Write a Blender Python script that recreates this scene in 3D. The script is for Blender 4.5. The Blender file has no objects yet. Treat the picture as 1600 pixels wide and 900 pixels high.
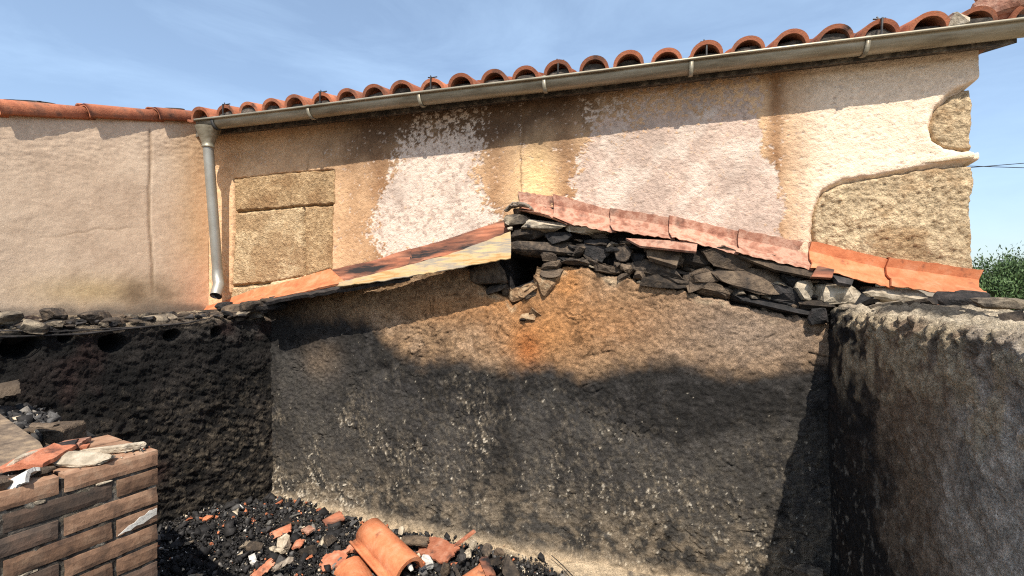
import bpy, math, random
import numpy as np
from mathutils import Vector, Matrix, noise as mnoise

# ------------------------------------------------------------------ camera, sky, sun, exposure
SC = bpy.context.scene
COL = SC.collection
R = math.radians
TH, FPX, CY, EYE = R(15.7), 720.0, -2.91, 1.60       # yaw, focal length, camera distance and eye height
cam_d = bpy.data.cameras.new('camera'); cam = bpy.data.objects.new('camera', cam_d); COL.objects.link(cam)
cam_d.sensor_width = 36; cam_d.lens = 36*FPX/1600; cam_d.clip_start = .05; cam_d.clip_end = 3000
cam.location = (0, CY, EYE); cam.rotation_euler = (R(90), 0, TH)
SC.camera = cam

SUN_AZ, SUN_EL = R(18), R(52)      # azimuth to the right of the gable's normal; elevation
to_sun = Vector((math.sin(SUN_AZ)*math.cos(SUN_EL), -math.cos(SUN_AZ)*math.cos(SUN_EL), math.sin(SUN_EL)))
W = bpy.data.worlds.new('World'); SC.world = W; W.use_nodes = True
nt = W.node_tree; nt.nodes.clear()
sky = nt.nodes.new('ShaderNodeTexSky'); sky.sky_type = 'NISHITA'; sky.sun_disc = False
sky.sun_elevation = SUN_EL; sky.sun_rotation = math.atan2(to_sun.x, to_sun.y)
sky.air_density = 1.0; sky.dust_density = 1.7; sky.ozone_density = 1.3; sky.altitude = 300
# thin cirrus: pale streaks mixed over the sky
tc = nt.nodes.new('ShaderNodeTexCoord'); mp = nt.nodes.new('ShaderNodeMapping')
mp.inputs['Scale'].default_value = (1.1, 1.6, 5.0); mp.inputs['Rotation'].default_value = (0.3, 0.25, .4)
cn = nt.nodes.new('ShaderNodeTexNoise'); cn.inputs['Scale'].default_value = 1.7; cn.inputs['Detail'].default_value = 9
cn.inputs['Roughness'].default_value = .62; cn.inputs['Distortion'].default_value = .5
cr = nt.nodes.new('ShaderNodeValToRGB'); cr.color_ramp.elements[0].position = .42; cr.color_ramp.elements[1].position = .85
cr.color_ramp.elements[0].color = (.17, .17, .17, 1); cr.color_ramp.elements[1].color = (.42, .42, .42, 1)
mx = nt.nodes.new('ShaderNodeMixRGB'); mx.inputs[2].default_value = (4.9, 6.7, 8.8, 1)
bg = nt.nodes.new('ShaderNodeBackground'); bg.inputs['Strength'].default_value = .135
wo = nt.nodes.new('ShaderNodeOutputWorld')
L = nt.links.new
L(tc.outputs['Generated'], mp.inputs['Vector']); L(mp.outputs[0], cn.inputs['Vector']); L(cn.outputs['Fac'], cr.inputs[0])
L(cr.outputs[0], mx.inputs[0]); L(sky.outputs[0], mx.inputs[1]); L(mx.outputs[0], bg.inputs['Color']); L(bg.outputs[0], wo.inputs[0])
sd = bpy.data.lights.new('sun', 'SUN'); sd.energy = 5.0; sd.angle = R(.53); sd.color = (1.0, .93, .83)
sun = bpy.data.objects.new('sun', sd); COL.objects.link(sun)
sun.rotation_euler = to_sun.to_track_quat('Z', 'Y').to_euler(); sun.location = (3, -8, 9)
SC.view_settings.view_transform = 'Standard'; SC.view_settings.look = 'None'; SC.view_settings.gamma = 1
SC.view_settings.exposure = 0.45

SC.render.engine = 'CYCLES'; SC.cycles.use_denoising = False; SC.cycles.filter_width = 1.15

# ------------------------------------------------------------------ helpers: measuring, noise, meshes
rng = np.random.default_rng(7); random.seed(7)
CT, ST = math.cos(TH), math.sin(TH)
def ray(u, v):
    c = (u-800)/FPX
    return np.array([-ST+CT*c, CT+ST*c, (450-v)/FPX])
CAMP = np.array([0, CY, EYE])
def at_y(u, v, y):                     # measured photo point -> place on the upright plane y
    d = ray(u, v); return CAMP + d*((y-CY)/d[1])
def at_z(u, v, z):                     # -> place on the level plane z
    d = ray(u, v); return CAMP + d*((z-EYE)/d[2])
def at_plane(u, v, p0, n):
    d = ray(u, v); n = np.array(n); return CAMP + d*(np.dot(np.array(p0)-CAMP, n)/np.dot(d, n))
def poly_y(pts, y): return [(p[0], p[2]) for p in (at_y(u, v, y) for u, v in pts)]
def line_y(pts, y):
    q = sorted(poly_y(pts, y)); return np.array([a for a, b in q]), np.array([b for a, b in q])
def sm(a, b, x):
    t = np.clip((x-a)/(b-a), 0, 1); return t*t*(3-2*t)

def _hash(ix, iy, iz, seed):
    h = (ix.astype(np.uint32)*np.uint32(374761393) + iy.astype(np.uint32)*np.uint32(668265263)
         + iz.astype(np.uint32)*np.uint32(2147483647) + np.uint32(seed)*np.uint32(1274126177))
    h = (h ^ (h >> np.uint32(13)))*np.uint32(1103515245); h = (h ^ (h >> np.uint32(15)))*np.uint32(2246822519)
    h = h ^ (h >> np.uint32(14))
    return (h & np.uint32(0xffffff)).astype(np.float64)/0xffffff
def vnoise(x, y, z=None, seed=0):
    if z is None: z = np.zeros_like(x)
    x0, y0, z0 = np.floor(x), np.floor(y), np.floor(z)
    fx, fy, fz = x-x0, y-y0, z-z0
    fx, fy, fz = fx*fx*(3-2*fx), fy*fy*(3-2*fy), fz*fz*(3-2*fz)
    a, b, c = x0.astype(np.int64), y0.astype(np.int64), z0.astype(np.int64)
    flat = not np.any(fz)
    def lay(cc):
        v00, v10, v01, v11 = _hash(a, b, cc, seed), _hash(a+1, b, cc, seed), _hash(a, b+1, cc, seed), _hash(a+1, b+1, cc, seed)
        return (v00*(1-fx)+v10*fx)*(1-fy) + (v01*(1-fx)+v11*fx)*fy
    if flat: return lay(c)
    return lay(c)*(1-fz) + lay(c+1)*fz
def fbm(x, y, sc=1., octv=4, seed=0, z=None, gain=.5):
    s = 0; a = 1; n = 0
    for o in range(octv):
        s = s + a*vnoise(x*sc+17.3*o, y*sc+5.1*o, None if z is None else z*sc, seed+o*13); n += a; a *= gain; sc *= 2.03
    return s/n                                           # 0..1
def ridge(x, y, sc, octv=4, seed=0): return 1-np.abs(2*fbm(x, y, sc, octv, seed)-1)
def warp(x, y, sc, amp, seed): return x+(fbm(x, y, sc, 3, seed)-.5)*amp, y+(fbm(x, y, sc, 3, seed+50)-.5)*amp
def sdpoly(X, Y, P):                                     # signed distance to a polygon, negative inside
    d = np.full(X.shape, 1e9); ins = np.zeros(X.shape, bool); n = len(P)
    for i in range(n):
        ax, ay = P[i]; bx, by = P[(i+1) % n]; ex, ey = bx-ax, by-ay
        t = np.clip(((X-ax)*ex+(Y-ay)*ey)/(ex*ex+ey*ey+1e-12), 0, 1)
        d = np.minimum(d, (X-ax-t*ex)**2+(Y-ay-t*ey)**2)
        c = ((ay > Y) != (by > Y)) & (X < (bx-ax)*(Y-ay)/(by-ay+1e-12)+ax); ins ^= c
    d = np.sqrt(d); return np.where(ins, -d, d)
def mix(a, b, m):
    return a*(1-m[..., None]) + np.array(b)*m[..., None]

def link(name, me, mat=None, parent=None):
    o = bpy.data.objects.new(name, me); COL.objects.link(o)
    if mat is not None: me.materials.append(mat)
    if parent is not None: o.parent = parent; o.matrix_parent_inverse = Matrix.Translation(-parent.location)
    return o
def mesh(name, V, Fc, mat, parent=None, smooth=False, colors=None):
    me = bpy.data.meshes.new(name); me.from_pydata([tuple(map(float, v)) for v in V], [], [tuple(f) for f in Fc]); me.update()
    if colors is not None:
        at = me.color_attributes.new('Col', 'FLOAT_COLOR', 'POINT')
        c = np.ones((len(V), 4), np.float32); c[:, :3] = colors; at.data.foreach_set('color', c.ravel())
    if smooth: me.polygons.foreach_set('use_smooth', [True]*len(me.polygons))
    return link(name, me, mat, parent)
def grid(name, P, mat, parent=None, col=None, smooth=True, flip=False, keep=None):
    n, m = P.shape[:2]; idx = np.arange(n*m).reshape(n, m)
    q = np.stack([idx[:-1, :-1], idx[1:, :-1], idx[1:, 1:], idx[:-1, 1:]], -1)
    if keep is not None: q = q[keep]
    q = q.reshape(-1, 4)
    if flip: q = q[:, ::-1]
    me = bpy.data.meshes.new(name); k = len(q)
    me.vertices.add(n*m); me.vertices.foreach_set('co', P.reshape(-1).astype(np.float32))
    me.loops.add(k*4); me.loops.foreach_set('vertex_index', q.ravel().astype(np.int32))
    me.polygons.add(k); me.polygons.foreach_set('loop_start', np.arange(0, k*4, 4, dtype=np.int32))
    me.polygons.foreach_set('use_smooth', np.full(k, smooth)); me.update(calc_edges=True)
    if col is not None:
        at = me.color_attributes.new('Col', 'FLOAT_COLOR', 'POINT')
        c = np.ones((n*m, 4), np.float32); c[:, :3] = np.clip(col.reshape(-1, 3), .004, .9); at.data.foreach_set('color', c.ravel())
    return link(name, me, mat, parent)
def thing(name, label, cat, loc=(0, 0, 0), group=None):
    o = bpy.data.objects.new(name, None); COL.objects.link(o); o.location = loc; o.empty_display_size = .1
    tag(o, label, cat, group); return o
def tag(o, label, cat, group=None):
    o['label'] = label; o['category'] = cat
    if group: o['group'] = group
    return o
def frame(d):
    d = np.array(d, float); d /= np.linalg.norm(d); up = np.array([0, 0, 1.]) if abs(d[2]) < .9 else np.array([0, 1., 0])
    a = np.cross(d, up); a /= np.linalg.norm(a); return a, np.cross(a, d), d
def tube(path, rad, n=12, caps=True, squash=1.):
    V, Fc = [], []; path = [np.array(p, float) for p in path]
    a = None
    for i, p in enumerate(path):
        d = path[min(i+1, len(path)-1)]-path[max(i-1, 0)]; d = d/np.linalg.norm(d)
        if a is None: a, b, _ = frame(d)
        else: a = a-d*np.dot(a, d); a /= np.linalg.norm(a); b = np.cross(a, d)
        r = rad[i] if hasattr(rad, '__len__') else rad
        for k in range(n):
            t = 2*math.pi*k/n; V.append(p+r*(a*math.cos(t)+b*math.sin(t)*squash))
    for i in range(len(path)-1):
        for k in range(n):
            Fc.append((i*n+k, i*n+(k+1) % n, (i+1)*n+(k+1) % n, (i+1)*n+k))
    if caps: Fc += [tuple(range(n))[::-1], tuple(range((len(path)-1)*n, len(path)*n))]
    return V, Fc
def prism(poly, d, axis_o, ax, ay, az):                  # polygon in (ax, ay), extruded d along az
    n = len(poly); o = np.array(axis_o, float); ax, ay, az = map(lambda q: np.array(q, float), (ax, ay, az))
    V = [o+ax*p[0]+ay*p[1] for p in poly]+[o+ax*p[0]+ay*p[1]+az*d for p in poly]
    Fc = [tuple(range(n))[::-1], tuple(range(n, 2*n))]+[(i, (i+1) % n, n+(i+1) % n, n+i) for i in range(n)]
    return V, Fc
_ico = {}
def ico(sub):
    if sub not in _ico:
        import bmesh
        bm = bmesh.new(); bmesh.ops.create_icosphere(bm, subdivisions=sub, radius=1)
        bm.verts.ensure_lookup_table()
        _ico[sub] = (np.array([v.co[:] for v in bm.verts]), [tuple(v.index for v in f.verts) for f in bm.faces]); bm.free()
    return _ico[sub]
def rock_vf(w, d, h, seed, sub=2, cuts=9, rough=.07, box=.55):
    r = np.random.default_rng(seed); V, Fc = ico(sub); V = V.copy()
    V = np.sign(V)*np.abs(V)**box; V /= np.max(np.abs(V))
    for _ in range(cuts):
        n = r.normal(size=3)*(1, .8, .9); n /= np.linalg.norm(n); k = r.uniform(.52, .86)*(np.abs(n).sum()*.66)
        s = V@n-k; V = V-np.outer(np.clip(s, 0, None), n)
    ph = r.random()*50; st = fbm(V[:, 2]*4.5+ph+V[:, 0]*.5, V[:, 0]*.8+V[:, 1]*.5+ph, 1., 3, 7, gain=.7)-.5
    V[:, :2] *= (1+st*.22)[:, None]; V[:, 2] += (fbm(V[:, 0]*3+ph, V[:, 1]*3, 1., 3, 8, gain=.7)-.5)*.16
    V += (r.random(V.shape)-.5)*rough
    V -= (V.max(0)+V.min(0))/2; V /= (V.max(0)-V.min(0)); V *= np.array([w, d, h]); return V, Fc
def rot(V, rx=0, ry=0, rz=0):
    M = np.array(Matrix.Rotation(rz, 3, 'Z') @ Matrix.Rotation(ry, 3, 'Y') @ Matrix.Rotation(rx, 3, 'X')); return np.asarray(V)@M.T

# ------------------------------------------------------------------ materials
def mat_new(name):
    m = bpy.data.materials.new(name); m.use_nodes = True; t = m.node_tree; b = t.nodes['Principled BSDF']; return m, t, b
def add_bump(t, b, vec, sc, strength, dist, detail=6, sc2=None, st2=0):
    n = t.nodes.new('ShaderNodeTexNoise'); n.inputs['Scale'].default_value = sc; n.inputs['Detail'].default_value = detail
    n.inputs['Roughness'].default_value = .65; t.links.new(vec, n.inputs['Vector'])
    bp = t.nodes.new('ShaderNodeBump'); bp.inputs['Strength'].default_value = strength; bp.inputs['Distance'].default_value = dist
    t.links.new(n.outputs['Fac'], bp.inputs['Height']); t.links.new(bp.outputs[0], b.inputs['Normal']); return n
def mat_attr(name, bump_sc=90, bump=.6, dist=.006, grain=.35, grain_sc=160, rough=.95, pits=0):
    m, t, b = mat_new(name); b.inputs['Roughness'].default_value = rough; b.inputs['Specular IOR Level'].default_value = .2
    tc = t.nodes.new('ShaderNodeTexCoord'); at = t.nodes.new('ShaderNodeAttribute'); at.attribute_name = 'Col'; ln = t.links.new
    def noise_(sc, det, ro=.7):
        n = t.nodes.new('ShaderNodeTexNoise'); n.inputs['Scale'].default_value = sc; n.inputs['Detail'].default_value = det; n.inputs['Roughness'].default_value = ro
        ln(tc.outputs['Object'], n.inputs['Vector']); return n.outputs['Fac']
    def rng_(src, a0, a1, b0, b1):
        r = t.nodes.new('ShaderNodeMapRange'); r.inputs[1].default_value = a0; r.inputs[2].default_value = a1; r.inputs[3].default_value = b0; r.inputs[4].default_value = b1; ln(src, r.inputs[0]); return r.outputs[0]
    def op(kind, a, c):
        q = t.nodes.new('ShaderNodeMath'); q.operation = kind
        for k, w in enumerate((a, c)):
            if isinstance(w, float): q.inputs[k].default_value = w
            else: ln(w, q.inputs[k])
        return q.outputs[0]
    fine = noise_(grain_sc, 5, .8); mid = noise_(grain_sc*.22, 6, .75)
    g = op('MULTIPLY', rng_(fine, .38, .62, 1-grain, 1+grain), rng_(mid, .35, .65, 1-grain*.8, 1+grain*.8))
    mu = t.nodes.new('ShaderNodeVectorMath'); mu.operation = 'SCALE'; ln(at.outputs['Color'], mu.inputs[0]); ln(g, mu.inputs['Scale']); ln(mu.outputs[0], b.inputs['Base Color'])
    h = op('ADD', op('MULTIPLY', noise_(bump_sc*2.6, 5, .8), .8), op('MULTIPLY', noise_(bump_sc*.8, 8, .8), 1.0))
    if pits:
        vo = t.nodes.new('ShaderNodeTexVoronoi'); vo.inputs['Scale'].default_value = pits; ln(tc.outputs['Object'], vo.inputs['Vector'])
        h = op('ADD', h, op('MULTIPLY', vo.outputs['Distance'], .7))
    bp = t.nodes.new('ShaderNodeBump'); bp.inputs['Strength'].default_value = bump; bp.inputs['Distance'].default_value = dist
    ln(h, bp.inputs['Height']); ln(bp.outputs[0], b.inputs['Normal']); return m
def mat_var(name, cols, sc=12, rough=.9, bump=.4, dist=.004, bump_sc=80, metal=0, soot=None, rand=.35, stretch=None):
    """noise-blended colours, with a per-object brightness shift and optional soot blotches"""
    m, t, b = mat_new(name); b.inputs['Roughness'].default_value = rough; b.inputs['Metallic'].default_value = metal
    b.inputs['Specular IOR Level'].default_value = .25
    tc = t.nodes.new('ShaderNodeTexCoord'); oi = t.nodes.new('ShaderNodeObjectInfo')
    ad = t.nodes.new('ShaderNodeVectorMath'); ad.operation = 'ADD'
    sc_ = t.nodes.new('ShaderNodeVectorMath'); sc_.operation = 'SCALE'; sc_.inputs[0].default_value = (7, 13, 5)
    t.links.new(oi.outputs['Random'], sc_.inputs['Scale']); t.links.new(tc.outputs['Object'], ad.inputs[0]); t.links.new(sc_.outputs[0], ad.inputs[1])
    n = t.nodes.new('ShaderNodeTexNoise'); n.inputs['Scale'].default_value = sc; n.inputs['Detail'].default_value = 7; n.inputs['Roughness'].default_value = .65
    if stretch:
        mp_ = t.nodes.new('ShaderNodeMapping'); mp_.inputs['Scale'].default_value = stretch; mp_.inputs['Rotation'].default_value = (0, R(19), 0); t.links.new(ad.outputs[0], mp_.inputs['Vector']); t.links.new(mp_.outputs[0], n.inputs['Vector'])
    else: t.links.new(ad.outputs[0], n.inputs['Vector'])
    r = t.nodes.new('ShaderNodeValToRGB'); e = r.color_ramp.elements
    while len(e) < len(cols): e.new(.5)
    for i, c in enumerate(cols): e[i].position = .32+.36*i/(max(1, len(cols)-1)); e[i].color = (*c, 1)
    t.links.new(n.outputs['Fac'], r.inputs[0]); out = r.outputs[0]
    mr = t.nodes.new('ShaderNodeMapRange'); mr.inputs[3].default_value = 1-rand; mr.inputs[4].default_value = 1+rand
    t.links.new(oi.outputs['Random'], mr.inputs[0])
    mu = t.nodes.new('ShaderNodeVectorMath'); mu.operation = 'SCALE'; t.links.new(out, mu.inputs[0]); t.links.new(mr.outputs[0], mu.inputs['Scale']); out = mu.outputs[0]
    if soot:
        lo, hi, scs = soot
        n2 = t.nodes.new('ShaderNodeTexNoise'); n2.inputs['Scale'].default_value = scs; n2.inputs['Detail'].default_value = 6; n2.inputs['Roughness'].default_value = .6
        t.links.new(mp_.outputs[0] if stretch else ad.outputs[0], n2.inputs['Vector'])
        r2 = t.nodes.new('ShaderNodeMapRange'); r2.inputs[1].default_value = lo; r2.inputs[2].default_value = hi; t.links.new(n2.outputs['Fac'], r2.inputs[0])
        mm = t.nodes.new('ShaderNodeMixRGB'); mm.inputs[2].default_value = (.02, .018, .018, 1)
        t.links.new(r2.outputs[0], mm.inputs[0]); t.links.new(out, mm.inputs[1]); out = mm.outputs[0]
    t.links.new(out, b.inputs['Base Color'])
    add_bump(t, b, ad.outputs[0], bump_sc, bump, dist); return m

M = {}
M['stucco'] = mat_attr('stucco', 110, .7, .0045, .12, 240, pits=120)
M['render'] = mat_attr('pale_render', 100, .6, .004, .12, 220)
M['plaster'] = mat_attr('burnt_plaster', 95, 1.0, .010, .40, 170)
M['rubblewall'] = mat_attr('sooty_masonry', 75, 1.0, .018, .45, 130)
M['exposed'] = mat_attr('granite', 90, .9, .009, .30, 170, pits=90)
M['floor'] = mat_attr('ash_floor', 80, .9, .01, .4, 120)
M['debris'] = mat_attr('charcoal', 120, .5, .004, .3, 90, .75)
M['tile'] = mat_var('terracotta', [(.26, .085, .045), (.37, .13, .065), (.44, .185, .105)], 11, .85, .6, .005, 110, rand=.35, soot=(.50, .74, 11))
M['coping'] = mat_var('coping_terracotta', [(.20, .088, .058), (.34, .16, .105), (.46, .27, .19), (.30, .14, .092)], 15, .9, .8, .006, 80, soot=(.55, .78, 9), rand=.16)
M['coping_new'] = mat_var('orange_terracotta', [(.34, .105, .045), (.46, .16, .07), (.50, .225, .12)], 12, .9, .6, .005, 80, soot=(.60, .80, 13), rand=.12)
M['coping_soot'] = mat_var('sooty_terracotta', [(.27, .095, .05), (.35, .13, .07), (.40, .19, .115)], 6, .85, .6, .006, 60, soot=(.36, .58, 3.4), rand=.1, stretch=(.5, 1.5, 4))
M['shard'] = mat_var('broken_terracotta', [(.30, .10, .055), (.41, .15, .08), (.50, .25, .16)], 18, .9, .7, .005, 90, soot=(.56, .74, 12), rand=.25)
M['zinc'] = mat_var('galvanised_zinc', [(.30, .29, .25), (.36, .35, .31), (.42, .42, .38)], 5, .48, .08, .002, 40, metal=.55, rand=.05)
M['zinc_brown'] = mat_var('stained_zinc', [(.15, .125, .085), (.27, .24, .175), (.36, .33, .26)], 7, .45, .1, .002, 40, metal=.4, rand=.05, stretch=(.5, 3, 3))
M['wire'] = mat_var('dark_metal', [(.05, .05, .05), (.1, .095, .09)], 20, .6, .1, .002, 60, metal=.5)
M['sheet'] = mat_var('scorched_sheet', [(.47, .35, .18), (.24, .21, .17), (.46, .33, .17), (.36, .20, .075), (.44, .31, .15)], 3.2, .7, .3, .004, 40, rand=.05, stretch=(.5, 2.5, 5))
M['stone'] = mat_var('sooty_stone', [(.022, .019, .017), (.055, .043, .033), (.13, .096, .066)], 22, .9, 1., .012, 90, rand=.45)
M['stone_warm'] = mat_var('schist', [(.045, .034, .026), (.115, .083, .056), (.22, .162, .108)], 24, .9, 1., .012, 90, soot=(.50, .70, 12), rand=.35)
M['stone_black'] = mat_var('charred_stone', [(.012, .012, .012), (.028, .026, .025), (.06, .05, .045)], 20, .85, 1., .012, 90, rand=.4)
M['mortar_lump'] = mat_var('lime_mortar', [(.22, .18, .13), (.42, .35, .255), (.58, .50, .385)], 20, .95, .8, .008, 60, soot=(.58, .7, 9), rand=.15)
M['bed'] = mat_var('sooty_bedding', [(.05, .042, .035), (.16, .13, .095), (.34, .275, .19)], 18, .95, 1., .010, 60, soot=(.48, .66, 8), rand=.25)
M['ochre_mortar'] = mat_var('ochre_mortar', [(.13, .075, .04), (.28, .175, .095), (.42, .31, .19)], 20, .95, 1., .012, 80, rand=.15)
M['brick'] = mat_var('brick_orange', [(.105, .064, .042), (.20, .115, .070), (.27, .17, .108)], 20, .9, .5, .004, 90, soot=(.52, .76, 9), rand=.3)
M['brick_dark'] = mat_var('brick_smoked', [(.05, .04, .034), (.10, .07, .052), (.16, .10, .07)], 14, .9, .5, .004, 90, rand=.25)
M['brick_top'] = mat_var('brick_top', [(.19, .108, .066), (.29, .165, .10), (.37, .25, .165)], 16, .9, .4, .004, 90, soot=(.62, .8, 7), rand=.1)
M['joint'] = mat_var('sooty_mortar', [(.03, .028, .025), (.07, .06, .05), (.2, .175, .14)], 22, .95, .9, .008, 70, rand=.1)
M['white'] = mat_var('limewash', [(.36, .33, .29), (.55, .53, .48), (.68, .66, .61)], 26, .9, .7, .004, 80, rand=.05)
M['slab'] = mat_var('scorched_slab', [(.06, .045, .035), (.16, .12, .085), (.30, .22, .14)], 16, .95, .7, .008, 60, rand=.05)
M['char'] = mat_var('charred_wood', [(.012, .011, .011), (.03, .027, .025), (.07, .06, .055)], 20, .8, .8, .006, 60, rand=.3)
M['ash_wood'] = mat_var('ashy_wood', [(.10, .08, .06), (.22, .18, .14), (.34, .29, .23)], 20, .9, .8, .006, 60, rand=.3)
M['black'] = mat_var('cable_and_mouth_black', [(.012, .012, .012), (.025, .025, .025)], 20, .7, .1, .002, 60)
M['moss'] = mat_var('lichen', [(.03, .028, .025), (.07, .06, .05), (.14, .11, .09)], 30, .95, 1., .01, 80)
M['bark'] = mat_var('bark', [(.05, .04, .03), (.1, .08, .06)], 20, .95, .8, .01, 40)
def mat_leaf():
    m, t, b = mat_new('foliage'); b.inputs['Roughness'].default_value = .6
    at = t.nodes.new('ShaderNodeAttribute'); at.attribute_name = 'Col'; t.links.new(at.outputs['Color'], b.inputs['Base Color'])
    b.inputs['Specular IOR Level'].default_value = .25; return m
M['leaf'] = mat_leaf()
M['earth'] = mat_var('dry_earth', [(.14, .105, .07), (.23, .18, .12), (.30, .25, .17)], 1.2, .95, .8, .03, 6, rand=0)

# ------------------------------------------------------------------ ground
def flat_sheet(name, x0, x1, y0, y1, z, m):
    o = mesh(name, [(x0, y0, z), (x1, y0, z), (x1, y1, z), (x0, y1, z)], [(0, 1, 2, 3)], m); o['kind'] = 'structure'; return o
flat_sheet('ground', -800, 800, -800, 800, -.34, M['earth'])

YH = .12                                                # face of the plastered house wall
SPL = R(10)                                             # the walls on the left open outward by this much
LD = np.array([-math.sin(SPL), -math.cos(SPL), 0]); LN = np.array([math.cos(SPL), -math.sin(SPL), 0])
CL = np.array([at_y(425, 600, 0)[0], 0, 0])             # inner corner left
CR = np.array([at_y(1297, 600, 0)[0], 0, 0])            # inner corner right
XP = at_y(326, 300, YH)[0]                              # corner house / side house
XE = at_y(1529, 200, YH)[0]                             # right end of the house

# floor of the ruin: ash and sand, humped towards the left
def floor_z(x, y):
    h = .05*sm(-.5, -1.6, x)*sm(-.02, -.5, y) + .05*np.exp(-((x+1.45)/.5)**2-((y+.55)/.4)**2) + .07*sm(-2.0, -2.7, x)*sm(0, -.5, y)
    return h-.10*sm(-2.6, -1.7, x)
nx, ny = 330, 260
gx = np.linspace(-4.2, 1.3, nx); gy = np.linspace(-4.6, .05, ny); X, Y = np.meshgrid(gx, gy, indexing='ij')
Zf = floor_z(X, Y)+(fbm(X, Y, 6, 5, 3)-.5)*.05-.012
edge = np.interp(X, [-2.8, -1.6, -1.05, -.55, -.35, .2, 1.2], [-.0, -.03, -.06, -.16, -.22, -.35, -.5])
sand = sm(-.03, .05, (Y-edge)+(fbm(X, Y, 7, 4, 8)-.5)*.16)
c = np.zeros(X.shape+(3,))+np.array([.028, .026, .024]); c = mix(c, (.13, .115, .095), sm(.48, .72, fbm(X, Y, 5, 5, 11, gain=.65)))
c = mix(c, (.50, .39, .26), sand*(.55+.45*sm(.3, .6, fbm(X, Y, 14, 4, 12))))
c = mix(c, (.10, .09, .08), sm(.62, .75, fbm(X, Y, 18, 4, 21))*.8)
o = grid('floor', np.stack([X, Y, Zf], -1), M['floor'], None, c); o['kind'] = 'structure'

# ------------------------------------------------------------------ plastered house behind
house = thing('plastered_house', 'plastered house with scorched ochre wall, tiled eave and zinc gutter above the ruin', 'house', (XP, YH, 0))
ZG0, ZG1 = at_y(300, 187, YH-.30)[2], at_y(1600, 27, YH-.21)[2]         # rim of the gutter, left and right
XG0, XG1 = at_y(300, 187, YH-.30)[0], at_y(1600, 27, YH-.21)[0]
def gc(x): return .22-.09*(x-XG0)/(XG1-XG0)             # the gutter's axis stands this far off the wall
def zg(x): return ZG0+(ZG1-ZG0)*(x-XG0)/(XG1-XG0)
nx, nz = 800, 250
xs = np.linspace(XP-.05, XE, nx)
lx, lz = line_y([(300, 500), (420, 470), (560, 440), (700, 395), (797, 352), (812, 312), (868, 312), (1048, 345), (1270, 388), (1535, 425), (1600, 436)], YH)
zlo = np.interp(xs, lx, lz)-.10
fr = np.linspace(0, 1, nz); X = np.repeat(xs[:, None], nz, 1); Z = zlo[:, None]*(1-fr)+(zg(xs)[:, None]+.06)*fr
def UH(u): return at_y(u, 300, YH)[0]
hp = lambda pts: poly_y(pts, YH)
stones_h = {
 'lintel': [(364, 279), (440, 270), (523, 264), (522, 318), (440, 324), (366, 330)],
 'left': [(366, 333), (440, 326), (470, 322), (473, 432), (420, 441), (361, 446)],
 'right': [(474, 322), (520, 321), (517, 420), (475, 431)],
 'foot': [(361, 449), (420, 444), (425, 480), (355, 490)],
 'low': [(1273, 420), (1272, 362), (1276, 325), (1290, 300), (1320, 286), (1400, 272), (1480, 260), (1560, 256), (1560, 440), (1400, 425)],
 'high': [(1560, 118), (1524, 133), (1490, 148), (1466, 170), (1457, 195), (1463, 216), (1480, 228), (1500, 232), (1560, 230)]}
recess = np.zeros(X.shape); sdall = np.full(X.shape, 9.)
for k, p in stones_h.items():
    sdall = np.minimum(sdall, sdpoly(X, Z, hp(p)))
sdall = np.minimum(sdall, sdpoly(X, Z, hp([(364, 279), (440, 270), (523, 264), (520, 318), (517, 420), (420, 441), (425, 480), (355, 490), (361, 440)])))
sdq = sdall+(fbm(X, Z, 22, 3, 5)-.5)*.018
left = X < UH(600)
lip = np.where(left, sm(.006, -.010, sdq), sm(.030, -.006, sdq))
roll = np.where(left, 0, np.exp(-((sdq-.05)/.03)**2)*.005)
rel = (fbm(X, Z, 45, 3, 31, gain=.7)-.5)*.0055+(fbm(X, Z, 1.6, 2, 32)-.5)*.014+(fbm(X, Z, 75, 2, 35)-.5)*.004
rel *= np.where(X > UH(1210), 1.15, 1.0)
Yw = YH-rel-roll+lip*.045+np.where(left, 0, lip)*sm(XE-.06, XE-.01, X)*.14
# colours of the render itself, of its burns and of a brown fade below the gutter
u_ = lambda a: UH(a)
c = np.zeros(X.shape+(3,))+np.array([.63, .40, .225])
n1 = fbm(X, Z, 2.2, 4, 40); n2 = fbm(X, Z, 9, 4, 41); n3 = fbm(X, Z, 42, 3, 42); n4 = fbm(X, Z, 75, 2, 43)
c = mix(c, (.70, .465, .27), sm(.4, .7, n1))
c = mix(c, (.55, .345, .19), sm(.45, .75, n2)*.6)
c = mix(c, (.76, .60, .445), sm(u_(1195), u_(1300), X))
c = mix(c, (.78, .55, .27), np.exp(-((X-u_(838))/.13)**2)*sm(2.75, 2.35, Z)*.8)
def scorch(uc, w, amp, z0=None):
    cx = u_(uc)+(fbm(Z*0+uc, Z, 2.5, 3, uc)-.5)*.10
    return amp*np.exp(-((X-cx)/w)**2)*(.7+.6*(n2-.5))
for uc, w, a in ((596, .11, 1.0), (560, .22, .5), (768, .12, 1.0), (880, .10, .95), (1206, .05, 1.), (1240, .10, .4)):
    c = mix(c, (.25, .125, .058), np.clip(scorch(uc, w, a), 0, 1))
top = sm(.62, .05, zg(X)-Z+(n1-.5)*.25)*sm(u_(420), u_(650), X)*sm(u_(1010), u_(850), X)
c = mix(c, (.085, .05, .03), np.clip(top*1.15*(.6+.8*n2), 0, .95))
c = mix(c, (.20, .12, .07), np.clip(sm(.5, .1, zg(X)-Z+(n1-.5)*.3)*sm(u_(1300), u_(1050), X)*.35*n2*1.5, 0, 1))  # browner towards the gutter, fading out to the right
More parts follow.
